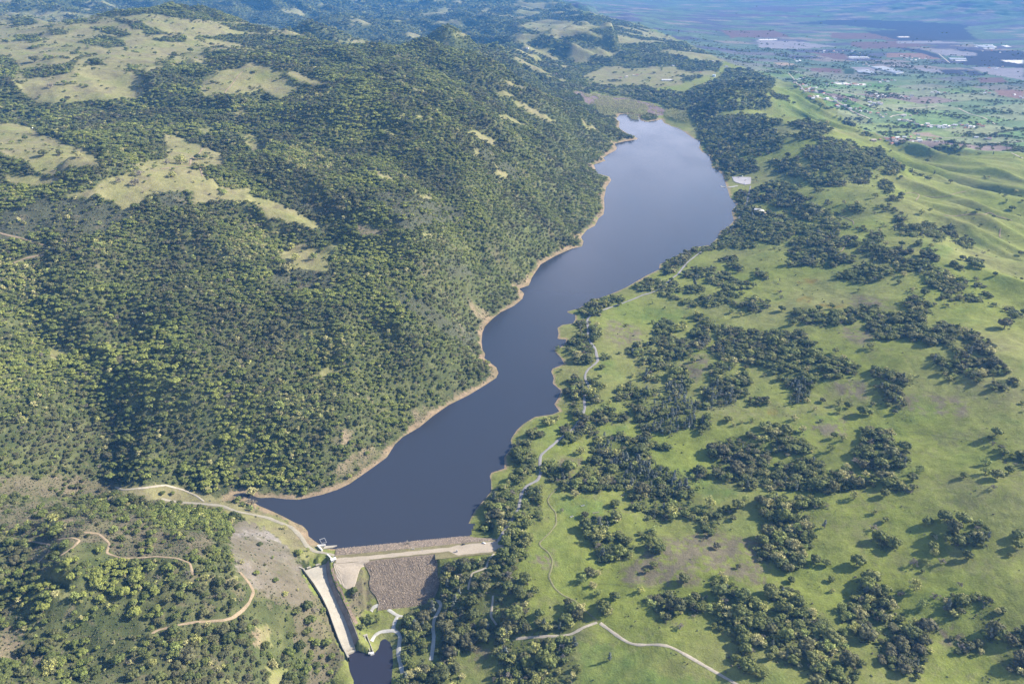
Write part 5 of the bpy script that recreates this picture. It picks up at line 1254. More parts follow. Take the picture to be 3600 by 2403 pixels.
def plant(r_lo, r_hi, step, rmin, rmax):
    px, py, pz = candidates(r_lo, r_hi, step)
    sdl = lake_dist(px, py)
    k = sdl > 7
    px, py, pz, sdl = px[k], py[k], pz[k], sdl[k]
    _, L = cover(px, py, pz, sdl)
    n = len(px)
    u, v = L['u'], L['v']
    n1, n2 = fbm(px / 70 + 9, py / 70, 3), fbm(px / 240 + 2, py / 200, 3)
    lf = np.maximum(L['left'], L['far'])
    dens = lf * (0.84 + 0.3 * n1)
    low = (L['left'] > 0) & (v > 1120 + 0.05 * u) & (u < 780)
    dens = np.where(low, 0.60 + 0.8 * n1, dens)
    dens = np.where((L['left'] > 0) & (sdl < 26), 0.5, dens)
    dens = np.where((L['left'] > 0) & (sdl < 12), 0.08, dens)
    dens = np.where(L['open'] > 0, 0.012 + 0.05 * sstep(0.3, 0.6, n1), dens)
    dens = np.where((L['open'] > 0) & (v < 90) & (u < 720), 0.05 + 0.5 * sstep(0.35, 0.65, n1), dens)
    dens = np.where((L['open'] > 0) & (u < 620) & (v < 245) & (v > 55), 0.012 + 0.6 * sstep(0.45, 0.75, n1 + 0.3 * n2), dens)
    dens = np.where(L['far'] * (1 - L['open']) > 0, 0.75 + 0.5 * n2, dens)
    dens = np.where(L['far'] * (u > 1250) * (1 - L['open']) > 0, 0.75 + 0.5 * n2, dens)
    dens = np.where(L['brush'] > 0, 0.16 + 0.35 * sstep(0.1, 0.7, n1), dens)
    dens = np.where((L['bare'] > 0) | (L['gravel'] > 0), 0.02, dens)
    dens = np.where(L['grove'] > 0, 0.20 + 0.62 * sstep(-0.42, -0.12, fbm(px / 45 + 2, py / 45, 3)), dens)
    east = (lf < 0.5) & (L['grove'] < 0.5) & (L['vale'] < 0.5) & (L['brush'] < 0.5)
    dens = np.where(east, 0.003 + 0.01 * sstep(0.3, 0.7, n1), dens)
    a_ = R(24); gx_, gy_ = px * math.cos(a_) + py * math.sin(a_), -px * math.sin(a_) + py * math.cos(a_)
    cy_ = np.floor(gy_ / 190); qx = gx_ / 310 + 0.35 * cy_; cx_ = np.floor(qx)
    hs_ = np.abs(np.sin(cx_ * 71.7 + cy_ * 157.3) * 9631.7) % 1.0
    row = ((np.abs(gy_ / 190 - cy_) < 0.07) & (hs_ < 0.45)) | ((np.abs(qx - cx_) < 0.04) & (hs_ > 0.6))
    tr = sstep(0.15, 0.6, fbm(px / 330 + 12, py / 160, 3)) * 0.6 + 0.02 + row * 0.55
    dens = np.where(L['vale'] > 0.5, np.where(L['field'] > 0, row * 0.3, tr * sstep(9500, 6000, np.hypot(px, py)) * np.where(v < 105, 0.3, 1)), dens)
    dens = np.where(L['mud'] + L['willow'] > 0, 0.0, dens)
    k = rng.random(n) < dens
    west = lf > 0.5
    q = rng.random(n)
    pale_p = np.where(west, 0.07, 0.17) + 0.5 * L['pale'] + 0.10 * sstep(0.2, 0.7, n2) * west
    kd = np.zeros(n, int)
    kd[q < pale_p] = 1
    kd[(q > np.where(west, 0.955, 0.93)) & ~(L['far'] > 0)] = 2
    kd[(L['pine'] > 0) & (rng.random(n) < 0.62)] = 3
    kd[(~west) & (q > 0.88) & (q < 0.93)] = 3
    kd[(L['vale'] > 0)] = 0
    rad = np.clip(np.exp(rng.normal(math.log(0.48 * (rmin + rmax)), 0.30, n)), 0.7 * rmin, 1.35 * rmax) * np.where(west, 0.95, 1.25) * np.where(kd == 3, 0.72, 1.0) * np.where(kd == 2, 0.8, 1)
    rad *= np.where(rng.random(n) < 0.12, 1.3, 1.0)
    rad = np.where((L['vale'] > 0), rad * np.where(np.hypot(px, py) > 4600, 0.66, 0.9), rad)
    k &= ~((L['vale'] > 0) & (np.hypot(px, py) > 9500) & (rng.random(n) < 0.75))
    k &= near_lines(px, py, lines, rad)
    k &= poly_sdist(px, py, cpoly, 40.0) > 17
    t_, n_ = (px - DA[0]) * DE[0] + (py - DA[1]) * DE[1], (px - DA[0]) * DN[0] + (py - DA[1]) * DN[1]
    k &= ~((t_ > -8) & (t_ < DL + 4) & (n_ > -14) & (n_ < 45)) & ~((t_ > -20) & (t_ < rip1 + 2) & (n_ <= -14) & (n_ > -70) & (t_ > rip0 - 8)) & ~((t_ > -26) & (t_ < rip0) & (n_ < 6) & (n_ > -48))
    k &= ~((t_ > rip1) & (t_ < DL + 8) & (n_ <= -14) & (n_ > -26))
    for i, ch in enumerate(KIND):
        s_ = np.nonzero(k & (kd == i))[0]
        t = tint_for(ch, len(s_), px[s_], py[s_], west[s_])
        trees.append(dict(x=px[s_], y=py[s_], z=pz[s_], r=rad[s_], kind=np.full(len(s_), i), tint=t, single=np.zeros(len(s_), bool)))
plant(430, 2300, 6.0, 2.3, 5.4)
plant(2300, 4600, 8.6, 3.6, 6.2)
plant(4600, 9500, 17.0, 6.0, 9.5)
plant(9500, 15000, 34.0, 11.0, 17.0)
# lone trees and small clumps of the survey
sg = []
for t in SINGLES.replace('\n', ';').split(';'):
    f = t.split()
    if len(f) < 5 or float(f[4]) <= 0: continue
    ou, ov, s_ = TILES[f[1]]
    u_, v_, pr = ou + float(f[2]) / s_, ov + (float(f[3]) + 0.55 * float(f[4])) / s_, float(f[4]) / s_
    sg.append((f[0], u_, v_, pr))
hx, hy, hz = hit([q[1] for q in sg], [q[2] for q in sg])
dep = hy * CP - (hz - CAM_H) * SP
srad = np.array([q[3] for q in sg]) * dep / FPX
for i, ch in enumerate(KIND):
    s_ = np.array([j for j, q in enumerate(sg) if q[0] == ch], int)
    if len(s_):
        trees.append(dict(x=hx[s_], y=hy[s_], z=hz[s_], r=srad[s_], kind=np.full(len(s_), i), tint=tint_for(ch, len(s_), hx[s_], hy[s_], np.zeros(len(s_), bool)), single=np.ones(len(s_), bool)))
T = {k: np.concatenate([t[k] for t in trees]) for k in trees[0]}
tu, tv = project(T['x'], T['y'], T['z'] + T['r'] * 0.7)
tdep = T['y'] * CP - (T['z'] - CAM_H) * SP
tpx = T['r'] * FPX / tdep
inside = (tu > 8) & (tu < 2341) & (tv > 8) & (tv < 1560) & visible(T['x'], T['y'], T['z'] + T['r'] * 0.8)
picked = np.zeros(len(T['x']), bool)
for i, num in enumerate((290, 170, 90, 110)):
    s_ = np.nonzero((T['kind'] == i) & inside)[0]
    score = tpx[s_] * (1 + 100 * T['single'][s_])
    picked[s_[np.argsort(-score)[:num]]] = True
# ---- the largest in view are trees of their own, each with trunk and crown
ANCH = [(745, 1470, 'west of the spillway foot'), (640, 1500, 'on the dirt slope left of the spillway'), (480, 1500, 'below the long dirt trail'), (500, 1400, 'above the long dirt trail'), (300, 1480, 'on the lower left hillside'), (100, 1480, 'in the lower left corner woods'),
        (300, 1330, 'by the zigzag dirt trails'), (100, 1300, 'near the hairpin trail at the left edge'), (200, 1180, 'on the brushy spur over the creek'), (430, 1230, 'behind the gravel slope'), (560, 1150, 'by the narrow lake arm'),
        (830, 1330, 'between spillway and rock face'), (860, 1440, 'by the forked white path'), (960, 1480, 'beside the plunge pool'), (1040, 1430, 'along the white woodland path'), (1100, 1330, 'below the right end of the dam'), (1180, 1330, 'at the meadow edge below the dam'), (1150, 1530, 'in the bottom woods by the farm track'),
        (1160, 1130, 'on the lake bank right of the dam'), (1240, 1090, 'by the lakeside road bend'), (1270, 1490, 'above the pale farm track'), (1340, 1390, 'near the trail junction'), (1350, 1330, 'in the yellow tree row of the meadow'), (1390, 1200, 'beside the green wet meadow'), (1500, 1240, 'on the knoll right of the meadow trail'),
        (1530, 1380, 'above the gravel road curve'), (1700, 1400, 'in the long grove over the gravel road'), (1720, 1530, 'right of the gravel road at bottom'), (1560, 1130, 'in the grove above the wet meadow'), (1420, 1110, 'in the mixed wood by the lakeside road'), (1700, 1120, 'in the east hollow grove'),
        (1800, 1230, 'in the tall dark grove on the slope'), (1850, 1500, 'in the bottom right twin woods'), (2030, 1480, 'in the right hand bottom wood'), (2010, 1240, 'near the lone dark meadow oak'), (2180, 1220, 'in the ring of oaks on the right'), (2330, 1230, 'at the right edge of the slope'), (2280, 1050, 'on the upper right meadow edge'),
        (2200, 1400, 'above the lower right hollow'), (2290, 1510, 'in the lower right corner'), (1450, 990, 'in the grey pine wood'), (1640, 930, 'above the grey pine wood'), (1880, 920, 'in the right centre groves'), (1960, 1080, 'in the wedge grove on the slope'), (1340, 900, 'along the lakeside road'), (1560, 800, 'round the central clearing'),
        (1800, 800, 'in the big central oak wood'), (2200, 830, 'on the ridge grove above the slope'), (1600, 660, 'by the far meadow'), (2050, 650, 'on the eastern ridge'), (1800, 450, 'on the far eastern ridge'), (430, 420, 'on the tan ridge meadow'), (680, 590, 'in the hill clearing'), (300, 900, 'on the wooded west hillside'), (800, 900, 'on the west slope above the lake'),
        (330, 170, 'on the far grassy hilltops'), (950, 650, 'high on the wooded west slope')]
ANCH_UV = np.array([a[:2] for a in ANCH], float)
ORD = ['first', 'second', 'third', 'fourth', 'fifth', 'sixth', 'seventh', 'eighth', 'ninth', 'tenth', 'eleventh', 'twelfth', 'thirteenth', 'fourteenth', 'fifteenth', 'sixteenth', 'seventeenth', 'eighteenth', 'nineteenth', 'twentieth']
def ordinal(i):
    return ORD[i] if i < 20 else ('twenty ' + ORD[i - 20] if i < 29 else ('thirtieth' if i == 29 else 'thirty ' + ORD[(i - 30) % 9]))
TYPE = {0: ('oak_tree', 'tree', 'oak', 'live oaks standing in the woods and meadows'), 1: ('spring_oak_tree', 'tree', 'yellow-green oak', 'oaks in fresh yellow-green leaf'),
        2: ('bare_tree', 'tree', 'grey bare-branched tree', 'grey trees still without leaves'), 3: ('grey_pine_tree', 'tree', 'grey pine', 'grey pines')}
ids = np.nonzero(picked)[0]
near_a = ((tu[ids][:, None] - ANCH_UV[:, 0]) ** 2 + (tv[ids][:, None] - ANCH_UV[:, 1]) ** 2).argmin(1)
# count along each place from the left, per kind and size class
size_w = {}
groups = {}
for j, t in enumerate(ids):
    k = int(T['kind'][t]); rr_ = T['r'][t]
    if k == 0: w_ = 'broad dark' if rr_ > 7 else ('dark' if T['tint'][t].sum() < 0.19 else 'mid-green')
    elif k == 1: w_ = 'wide' if rr_ > 6.5 else 'small'
    elif k == 2: w_ = 'spreading' if rr_ > 5 else 'thin'
    else: w_ = 'pale' if T['tint'][t].sum() > 0.31 else 'dusky'
    groups.setdefault((k, near_a[j], w_), []).append(t)
for (k, a, w_), lst in groups.items():
    name, cat, noun, grp = TYPE[k]
    ch = KIND[k]
    lst.sort(key=lambda t: tu[t])
    for i, t in enumerate(lst):
        o = bpy.data.objects.new(name, None); col.objects.link(o)
        rr_ = float(T['r'][t])
        o.location = (float(T['x'][t]), float(T['y'][t]), float(T['z'][t]))
        o.rotation_euler = (0, 0, rnd.uniform(0, 6.28))
        o.scale = (rr_, rr_ * rnd.uniform(.9, 1.1), rr_ * rnd.uniform(.85, 1.1))
        o.empty_display_size = 0.1
        n_ = len(lst)
        place = ANCH[a][2]
        tag(o, f'{w_} {noun} {place}' + ('' if n_ == 1 else f', {ordinal(i)} from the left'), cat, grp)
        m_ = rnd.randrange(len(CROWN[ch]))
        for nm, me_ in (('trunk', TRUNK[ch][m_]), ('crown', CROWN[ch][m_])):
            p = bpy.data.objects.new(nm, me_); col.objects.link(p); p.parent = o
            p.color = (*[float(q) for q in T['tint'][t]], 1.0)
rest = ~picked
for i, (nm, lab) in enumerate((('oak_woods', 'dense dark and mid-green oak forest over the hills and groves'), ('spring_oak_woods', 'yellow-green oaks scattered through the forest'),
                               ('bare_woods', 'grey leafless trees scattered through the forest'), ('grey_pine_woods', 'pale grey-green pines among the oaks'))):
    s_ = np.nonzero(rest & (T['kind'] == i))[0]
    scatter(nm, KIND[i], np.stack([T['x'][s_], T['y'][s_], T['z'][s_]], 1), T['r'][s_], rng.uniform(0, 6.28, len(s_)), T['tint'][s_], lab, 'forest')
print('trees', len(T['x']), 'picked', len(ids))
# ---- chaparral, meadow bushes and the willows in the mud at the head of the lake
def shrubs(r_lo, r_hi, step, rmin, rmax):
    px, py, pz = candidates(r_lo, r_hi, step)
    sdl = lake_dist(px, py)
    k = sdl > 3
    px, py, pz, sdl = px[k], py[k], pz[k], sdl[k]
    _, L = cover(px, py, pz, sdl)
    n = len(px)
    n1 = fbm(px / 40 + 19, py / 40, 3)
    lf = L['left']
    dens = lf * (1 - L['open']) * (0.5 + 0.3 * n1)
    dens = np.where(L['brush'] > 0, 0.75 + 0.3 * n1, dens)
    dens = np.where(L['open'] * lf > 0, 0.004, dens)
    dens = np.where((L['bare'] > 0), 0.5, dens); dens = np.where(L['gravel'] > 0, 0.10, dens)
    dens = np.where((lf < .5) & (L['vale'] < .5) & (L['brush'] < .5), 0.003 + 0.06 * sstep(0.35, 0.9, n1) * sstep(140, 20, sdl), dens)
    dens = np.where(L['grove'] > 0, 0.35, dens)
    e_ = look(m_edge, L['u'], L['v'])
    dens = np.where((L['grove'] < .5) & (lf < .5) & (e_ > 0.12), 0.10 + 0.25 * sstep(-.1, .5, n1), dens)
    dens = np.where(L['far'] + L['vale'] + L['mud'] > 0, 0, dens)
    dens = np.where((sdl < 9), dens * 0.25, dens)
    k = (rng.random(n) < dens) & near_lines(px, py, lines, np.full(n, 1.0)) & (poly_sdist(px, py, cpoly, 40.0) > 6)
    t_, n_ = (px - DA[0]) * DE[0] + (py - DA[1]) * DE[1], (px - DA[0]) * DN[0] + (py - DA[1]) * DN[1]
    k &= ~((t_ > -30) & (t_ < DL + 4) & (n_ > -24) & (n_ < 45)) & ~((t_ > rip0 - 4) & (t_ < rip1 + 2) & (n_ <= -24) & (n_ > -70))
    k &= ~((t_ > rip0 - 40) & (t_ < rip0 + 4) & (n_ <= -20) & (n_ > -50))
    c = np.array([(0.085, 0.105, 0.048), (0.110, 0.116, 0.062), (0.070, 0.092, 0.036), (0.130, 0.118, 0.080)])[rng.integers(0, 4, n)] * rng.uniform(.8, 1.25, (n, 1))
    return px[k], py[k], pz[k], rng.uniform(rmin, rmax, n)[k], c[k]
sA, sB = shrubs(430, 1500, 3.6, 0.8, 1.7), shrubs(1500, 2700, 6.5, 1.4, 2.6)
S = [np.concatenate([a, b]) for a, b in zip(sA, sB)]
scatter('chaparral', 's', np.stack(S[:3], 1), S[3], rng.uniform(0, 6.28, len(S[0])), S[4], 'low grey-green brush covering the slopes between the trees', 'brush')
print('shrubs', len(S[0]))
px, py, pz = candidates(3300, 5200, 7.5)
_, L = cover(px, py, pz, np.full(len(px), 60.0))
k = (rng.random(len(px)) < np.where(L['willow'] > 0, 0.85, np.where(L['mud'] > 0, 0.06 + 0.5 * sstep(0.1, 0.4, fbm(px / 60, py / 60, 3)), 0)))
px, py, pz = px[k], py[k], np.maximum(pz[k], 0.0)
scatter('willow_thicket', 'w', np.stack([px, py, pz], 1), rng.uniform(3.5, 6.5, len(px)), rng.uniform(0, 6.28, len(px)), np.array((0.400, 0.390, 0.170)) * rng.uniform(.7, 1.25, (len(px), 1)), 'yellow-green willow thicket on the mud at the far end of the lake', 'thicket')
# ---------------------------------------------------------------- roads and trails, draped on the ground
RM = {'asphalt': speckle_mat('asphalt_worn', (0.27, 0.26, 0.265), 0.15, 0.5, 0.05), 'trail': speckle_mat('trodden_grass', (0.190, 0.185, 0.090), 0.25, 0.4, 0.05),
      'gravelroad': speckle_mat('gravel_road', (0.300, 0.275, 0.220), 0.2, 0.5, 0.06), 'pale': speckle_mat('pale_road', (0.400, 0.355, 0.285), 0.2, 0.4, 0.05),
      'concrete': speckle_mat('path_concrete', (0.42, 0.41, 0.385), 0.12, 0.4, 0.05), 'dirt': speckle_mat('dirt_trail', (0.270, 0.210, 0.142), 0.3, 0.5, 0.06)}
ROAD_LAB = {'lakeside_road': 'worn grey road winding along the lake bank', 'meadow_trail': 'narrow trodden trail through the meadow', 'gravel_road': 'gravel road curving through the lower meadow'}
for nm, (mt_, wd_, ln_) in ROADS.items():
    p = ROAD_XY[nm]
    d = np.gradient(p, axis=0); d /= np.linalg.norm(d, axis=1)[:, None] + 1e-9
    nn = np.stack([-d[:, 1], d[:, 0]], 1)
    rad = float(np.hypot(p[:, 0], p[:, 1]).mean())
    off = 0.30 + 0.00022 * rad
    wob = 1 + 0.28 * fbm(p[:, 0] / 14, p[:, 1] / 14, 3)
    rows = []
    for s_ in (-0.5, -0.17, 0.17, 0.5):
        q = p + nn * (wd_ * s_ * wob)[:, None]
        rows.append(np.stack([q[:, 0], q[:, 1], hgt(q[:, 0], q[:, 1]) + off - (0.25 if abs(s_) == 0.5 else 0)], 1))
    V_ = np.stack(rows, 1).reshape(-1, 3)
    F_ = [(i * 4 + j, i * 4 + j + 1, i * 4 + j + 5, i * 4 + j + 4) for i in range(len(p) - 1) for j in range(3)]
    o = mesh_ob(nm.split('.')[0], V_, F_, RM[mt_], smooth=True)
    if o.data.polygons[0].normal.z < 0: o.data.flip_normals()
    tag(o, ROAD_LAB.get(nm.split('.')[0]), None, kind='structure')

# ---------------------------------------------------------------- builders
def bm_box(bm, c, s, rz=0.0, taper=1.0):
    m = Matrix.Translation(c) @ Matrix.Rotation(rz, 4, 'Z')
    v = []
    for dz, k in ((-1, 1.0), (1, taper)):
        for dx, dy in ((-1, -1), (1, -1), (1, 1), (-1, 1)):
            v.append(bm.verts.new(m @ Vector((dx * s[0] / 2 * k, dy * s[1] / 2 * k, dz * s[2] / 2))))
    for f in ((3, 2, 1, 0), (4, 5, 6, 7), (0, 1, 5, 4), (1, 2, 6, 5), (2, 3, 7, 6), (3, 0, 4, 7)):
        bm.faces.new([v[i] for i in f])
def bm_cyl(bm, p0, p1, r, n=10, r1=None):
    d = Vector(p1) - Vector(p0)
    mt = Matrix.Translation((Vector(p0) + Vector(p1)) / 2) @ d.to_track_quat('Z', 'Y').to_matrix().to_4x4()
    bmesh.ops.create_cone(bm, cap_ends=True, segments=n, radius1=r, radius2=r if r1 is None else r1, depth=d.length, matrix=mt)
def link(name, bm, mat, parent=None, smooth=False):
    me = bpy.data.meshes.new(name); bmesh.ops.recalc_face_normals(bm, faces=bm.faces); bm.to_mesh(me); bm.free()
    me.materials.append(mat)
    if smooth: me.shade_smooth()
    o = bpy.data.objects.new(name, me); col.objects.link(o)
    if parent: o.parent = parent
    return o
def root(name, loc, rz, label, cat, group=None):
    o = bpy.data.objects.new(name, None); col.objects.link(o); o.location = loc; o.rotation_euler = (0, 0, rz); o.empty_display_size = 0.1
    return tag(o, label, cat, group)
def copy_tree(o, parent=None):
    c = o.copy(); col.objects.link(c)
    if parent: c.parent = parent
    for ch in [k for k in o.children]: copy_tree(ch, c)
    return c
def strip(name, rows, mat, parent=None, smooth=False):
    """sheet through successive rows of points"""
    n, k = len(rows), len(rows[0])
    V_ = [tuple(p) for r_ in rows for p in r_]
    F_ = [(i * k + j, i * k + j + 1, (i + 1) * k + j + 1, (i + 1) * k + j) for i in range(n - 1) for j in range(k - 1)]
    o = mesh_ob(name, V_, F_, mat, parent, smooth)
    bm = bmesh.new(); bm.from_mesh(o.data); bmesh.ops.recalc_face_normals(bm, faces=bm.faces); bm.to_mesh(o.data); bm.free()
    return o
def at(tile_xy):
    p = parse(tile_xy)[0]
    hx, hy, hz = hit(p[0], p[1])
    return float(hx[0]), float(hy[0]), float(hz[0])
def sheet(name, s_, mat, off):
    uv = parse(s_); hx, hy, hz = hit(uv[:, 0], uv[:, 1])
    c = np.array([hx.mean(), hy.mean()])
    rings = []
    for f in (0.0, .25, .5, .75, 1.0):
        px, py = c[0] + (hx - c[0]) * f, c[1] + (hy - c[1]) * f
        rings.append([(a, b, e) for a, b, e in zip(px, py, hgt(px, py) + off)])
    rings = [r_ + [r_[0]] for r_ in rings]
    return tag(strip(name, rings, mat), kind='structure')
M_conc = speckle_mat('concrete', (0.39, 0.36, 0.305), 0.16, 0.5, 0.07, bump=0.15)
M_conc_shaded = speckle_mat('concrete_shaded', (0.21, 0.185, 0.165), 0.28, 0.6, 0.12, bump=0.2)  # streaky concrete, darkened so the walls' shade sits in the base colour
M_white = speckle_mat('white_paint', (0.66, 0.65, 0.62), 0.06, 0.8, 0.2, 0.6)
M_grey = speckle_mat('grey_metal', (0.35, 0.36, 0.38), 0.1, 1.5, 0.2, 0.5)
M_dark = speckle_mat('dark_rubber', (0.02, 0.02, 0.022), 0.1, 2, 0.5, 0.7)
M_glass, _, gb = new_mat('window_glass'); gb.inputs['Base Color'].default_value = (0.03, 0.04, 0.05, 1); gb.inputs['Roughness'].default_value = 0.1; gb.inputs['Specular IOR Level'].default_value = 0.6

# ---------------------------------------------------------------- dam
dam = root('dam', (0, 0, 0), 0, 'rock-faced earth dam with a gravel road along its crest, closing the lake', 'dam')
def dpt(t, n, zz=0.0):
    q = DA + DE * t + DN * n
    return (q[0], q[1], float(dam_z(n)) + zz)
g_ = np.random.default_rng(21)
ts = np.linspace(-6, DL + 2, 90)
M_bankgrass = speckle_mat('verge_grass', (0.185, 0.165, 0.085), 0.3, 0.5, 0.08)
M_bed = speckle_mat('rock_bed', (0.21, 0.17, 0.13), 0.35, 0.7, 0.1, bump=0.6)
up_end = lambda t: np.interp(t, [0, DL * .74, DL * .86, DL + 3], [1.0, 1.0, 0.45, 0.12])
strip('upstream_bank', [[dpt(t, 5 + (n - 5) * float(up_end(t)), g_.uniform(-.25, .25) if n > 8 else 0) for n in (5.0, 8.5, 12, 18, 25, 32, 40, 50)] for t in ts], M_bed, dam)
left_t = lambda n: rip0 + 2 + max(0.0, -n - 16) * 0.28 + 3 * math.sin(n * .2)
strip('downstream_bank', [[dpt(left_t(n) + (rip1 - left_t(n) - max(0.0, -n - 45) * .6) * f, n, g_.uniform(-.25, .25) if n < -9 else 0) for n in (-7.4, -11, -18, -26, -34, -42, -50, -58, -66, -70)] for f in np.linspace(0, 1, 60)], M_bed, dam)
M_crest = speckle_mat('crest_gravel', (0.38, 0.325, 0.26), 0.14, 0.4, 0.05)
def crest_n(t):                                   # the road leaves room for grass verges; the right end widens into a parking area
    up = np.interp(t, [0, 40, DL * .7, DL * .74, DL], [3.0, 1.5, 2.6, 5.0, 5.0]); dn_ = np.interp(t, [0, rip0 - 6, rip0 + 10, DL * .68, DL * .73, DL * .95, DL], [-7.2, -7.2, -5.8, -5.4, -15, -15, -9])
    return up, dn_
strip('crest_verge', [[dpt(t, n)[:2] + (DAM_Z - 0.02,) for n in (8.2, 4, 0, -4, -7.6)] for t in ts], M_bankgrass, dam)
strip('crest_verge', [[dpt(t, n)[:2] + (DAM_Z - 0.05,) for n in (-7.3, -12, -18.5)] for t in np.linspace(rip1 - 3, DL + 3, 20)], M_bankgrass, dam)
rows = []
for t in np.linspace(-4, DL + 5, 110):
    a_, b_ = crest_n(t); w_ = 0.7 * math.sin(t * .31) + g_.uniform(-.35, .35)
    rows.append([dpt(t, n)[:2] + (DAM_Z + 0.06,) for n in np.linspace(a_ + w_ * .5, b_ - w_ * .5, 6)])
strip('crest_road', rows, M_crest, dam)
def riprap(name, t0, t1, n0, n1, count, tints, gap=None):
    t, n = g_.uniform(t0, t1, count), g_.uniform(n0, n1, count)
    if gap is not None:
        k = gap(t, n); t, n = t[k], n[k]
    q = DA + t[:, None] * DE + n[:, None] * DN
    P = np.stack([q[:, 0], q[:, 1], dam_z(n) + 0.15], 1)
    c = np.array(tints)[g_.integers(0, len(tints), len(t))] * g_.uniform(0.65, 1.3, (len(t), 1))
    return scatter(name, 'k', P, g_.uniform(0.32, 0.72, len(t)) * np.where(g_.random(len(t)) < .1, 1.5, 1), g_.uniform(0, 6.28, len(t)), c, parent=dam, tilt=g_.uniform(-.6, .6, (len(t), 2)))
ru = riprap('upstream_rocks', -4, DL - 6, 8.6, 36, 4800, [(0.42, 0.33, 0.26), (0.36, 0.29, 0.25), (0.48, 0.39, 0.30), (0.27, 0.23, 0.21)], lambda t, n: (n > np.interp(t, [0, 25, 60], [14, 10, 8.6])) & (n < 5 + 33 * up_end(t)))
rd = riprap('downstream_rocks', rip0, rip1, -70, -8.6, 13000, [(0.27, 0.215, 0.165), (0.34, 0.27, 0.205), (0.21, 0.17, 0.135), (0.42, 0.34, 0.26)],
            lambda t, n: (t > rip0 + 5 + np.maximum(0, -n - 20) * 0.28 + 3 * np.sin(n * .2)) & (t < rip1 - np.maximum(0, -n - 45) * 1.1 + 2 * np.sin(n * .3)) & ~((np.abs(t - rip0 - 30 - 0.5 * np.maximum(0, -n - 8)) < 1.6) & (n > -26)))
# ---------------------------------------------------------------- spillway
sw = root('spillway', (0, 0, 0), 0, 'long pale concrete spillway chute curving down from the lake to the dark pool', 'spillway')
out = CR - CL; out[:, 2] = 0; out /= np.linalg.norm(out, axis=1)[:, None]
up = np.array([0, 0, 1.0])
strip('chute_floor', [[CL[i] + (CR[i] - CL[i]) * f for f in np.linspace(0, 1, 6)] for i in range(len(CL))], M_conc, sw)
hr = np.linspace(6.0, 7.5, len(CR)); hl = np.linspace(2.6, 3.0, len(CL))
strip('side_wall', [[CR[i] - up * .5, CR[i] + up * .0, CR[i] + out[i] * 5.6 + up * hr[i], CR[i] + out[i] * 6.4 + up * hr[i], CR[i] + out[i] * 7.1 - up * 3] for i in range(len(CR))], M_conc_shaded, sw)['label'] = 'tall dark streaky wall on the dam side of the chute, shade in its colour'
lw = strip('side_wall', [[CL[i] - up * .5, CL[i], CL[i] - out[i] * 0.6 + up * hl[i], CL[i] - out[i] * 2.2 + up * hl[i], CL[i] - out[i] * 2.8 - up * 2] for i in range(len(CL))], M_conc, sw)
e0, e1 = CL[-1], CR[-1]
dwn = (CL[-1] - CL[-2]); dwn[2] = 0; dwn /= np.linalg.norm(dwn)
strip('end_sill', [[p + dwn * .0 + up * -.6, p + dwn * .4 + up * .5, p + dwn * 1.6 + up * .5, p + dwn * 2.0 - up * 2.2, p + dwn * 4.4 - up * 2.4, p + dwn * 4.8 - up * 7] for p in (e0, (e0 + e1) / 2, e1)], M_conc, sw)
wing = [CL[-1] + dwn * k for k in (0, 5, 10, 14)]
strip('wing_wall', [[p + up * -8, p + up * (3.0 - 0.35 * k), p - out[-1] * 2.0 + up * (3.0 - 0.35 * k), p - out[-1] * 2.4 + up * -8] for k, p in enumerate(wing)], M_conc, sw)
wing = [CR[-1] + out[-1] * (4.4 + k * 2.2) + dwn * k * 1.2 for k in (0, 1, 2, 3)]
strip('wing_wall', [[p + dwn * .4 + up * -8, p + dwn * .3 + up * (6.0 - 1.1 * k), p - dwn * .9 + up * (6.0 - 1.1 * k), p - dwn * 1 + up * -8] for k, p in enumerate(wing)], M_conc_shaded, sw)
wt = [CL[0] + (CL[0] - CL[1]) / np.linalg.norm(CL[0] - CL[1]) * k - out[0] * k * .55 for k in (0, 4, 8, 12)]
strip('wing_wall', [[p + up * -2, p + up * 2.8, p - out[0] * 1.8 + up * 2.8, p - out[0] * 2 + up * -2] for p in wt], M_conc, sw)
bm = bmesh.new()
for f, l_ in ((0.22, 5.0), (0.66, 6.0)):
    p = CL[0] + (CR[0] - CL[0]) * f + (CL[0] - CL[1]) / np.linalg.norm(CL[0] - CL[1]) * 2.2
    bm_box(bm, Vector(p) + Vector((0, 0, .6)), (l_, 1.6, 1.6), math.atan2(out[0][1], out[0][0]))
link('crest_sill', bm, M_conc, sw)
M_scar = speckle_mat('cut_earth', (0.20, 0.15, 0.115), 0.3, 0.6, 0.12, bump=0.6)
strip('cut_bank', [[(q[0], q[1], float(hgt(q[0], q[1])) + 0.25) for q in (CR[i] + out[i] * 7.2, CR[i] + out[i] * 9.7, CR[i] + out[i] * (12.5 + 1.2 * math.sin(i * 1.7)))] for i in range(5, len(CR) - 3)], M_scar, sw)

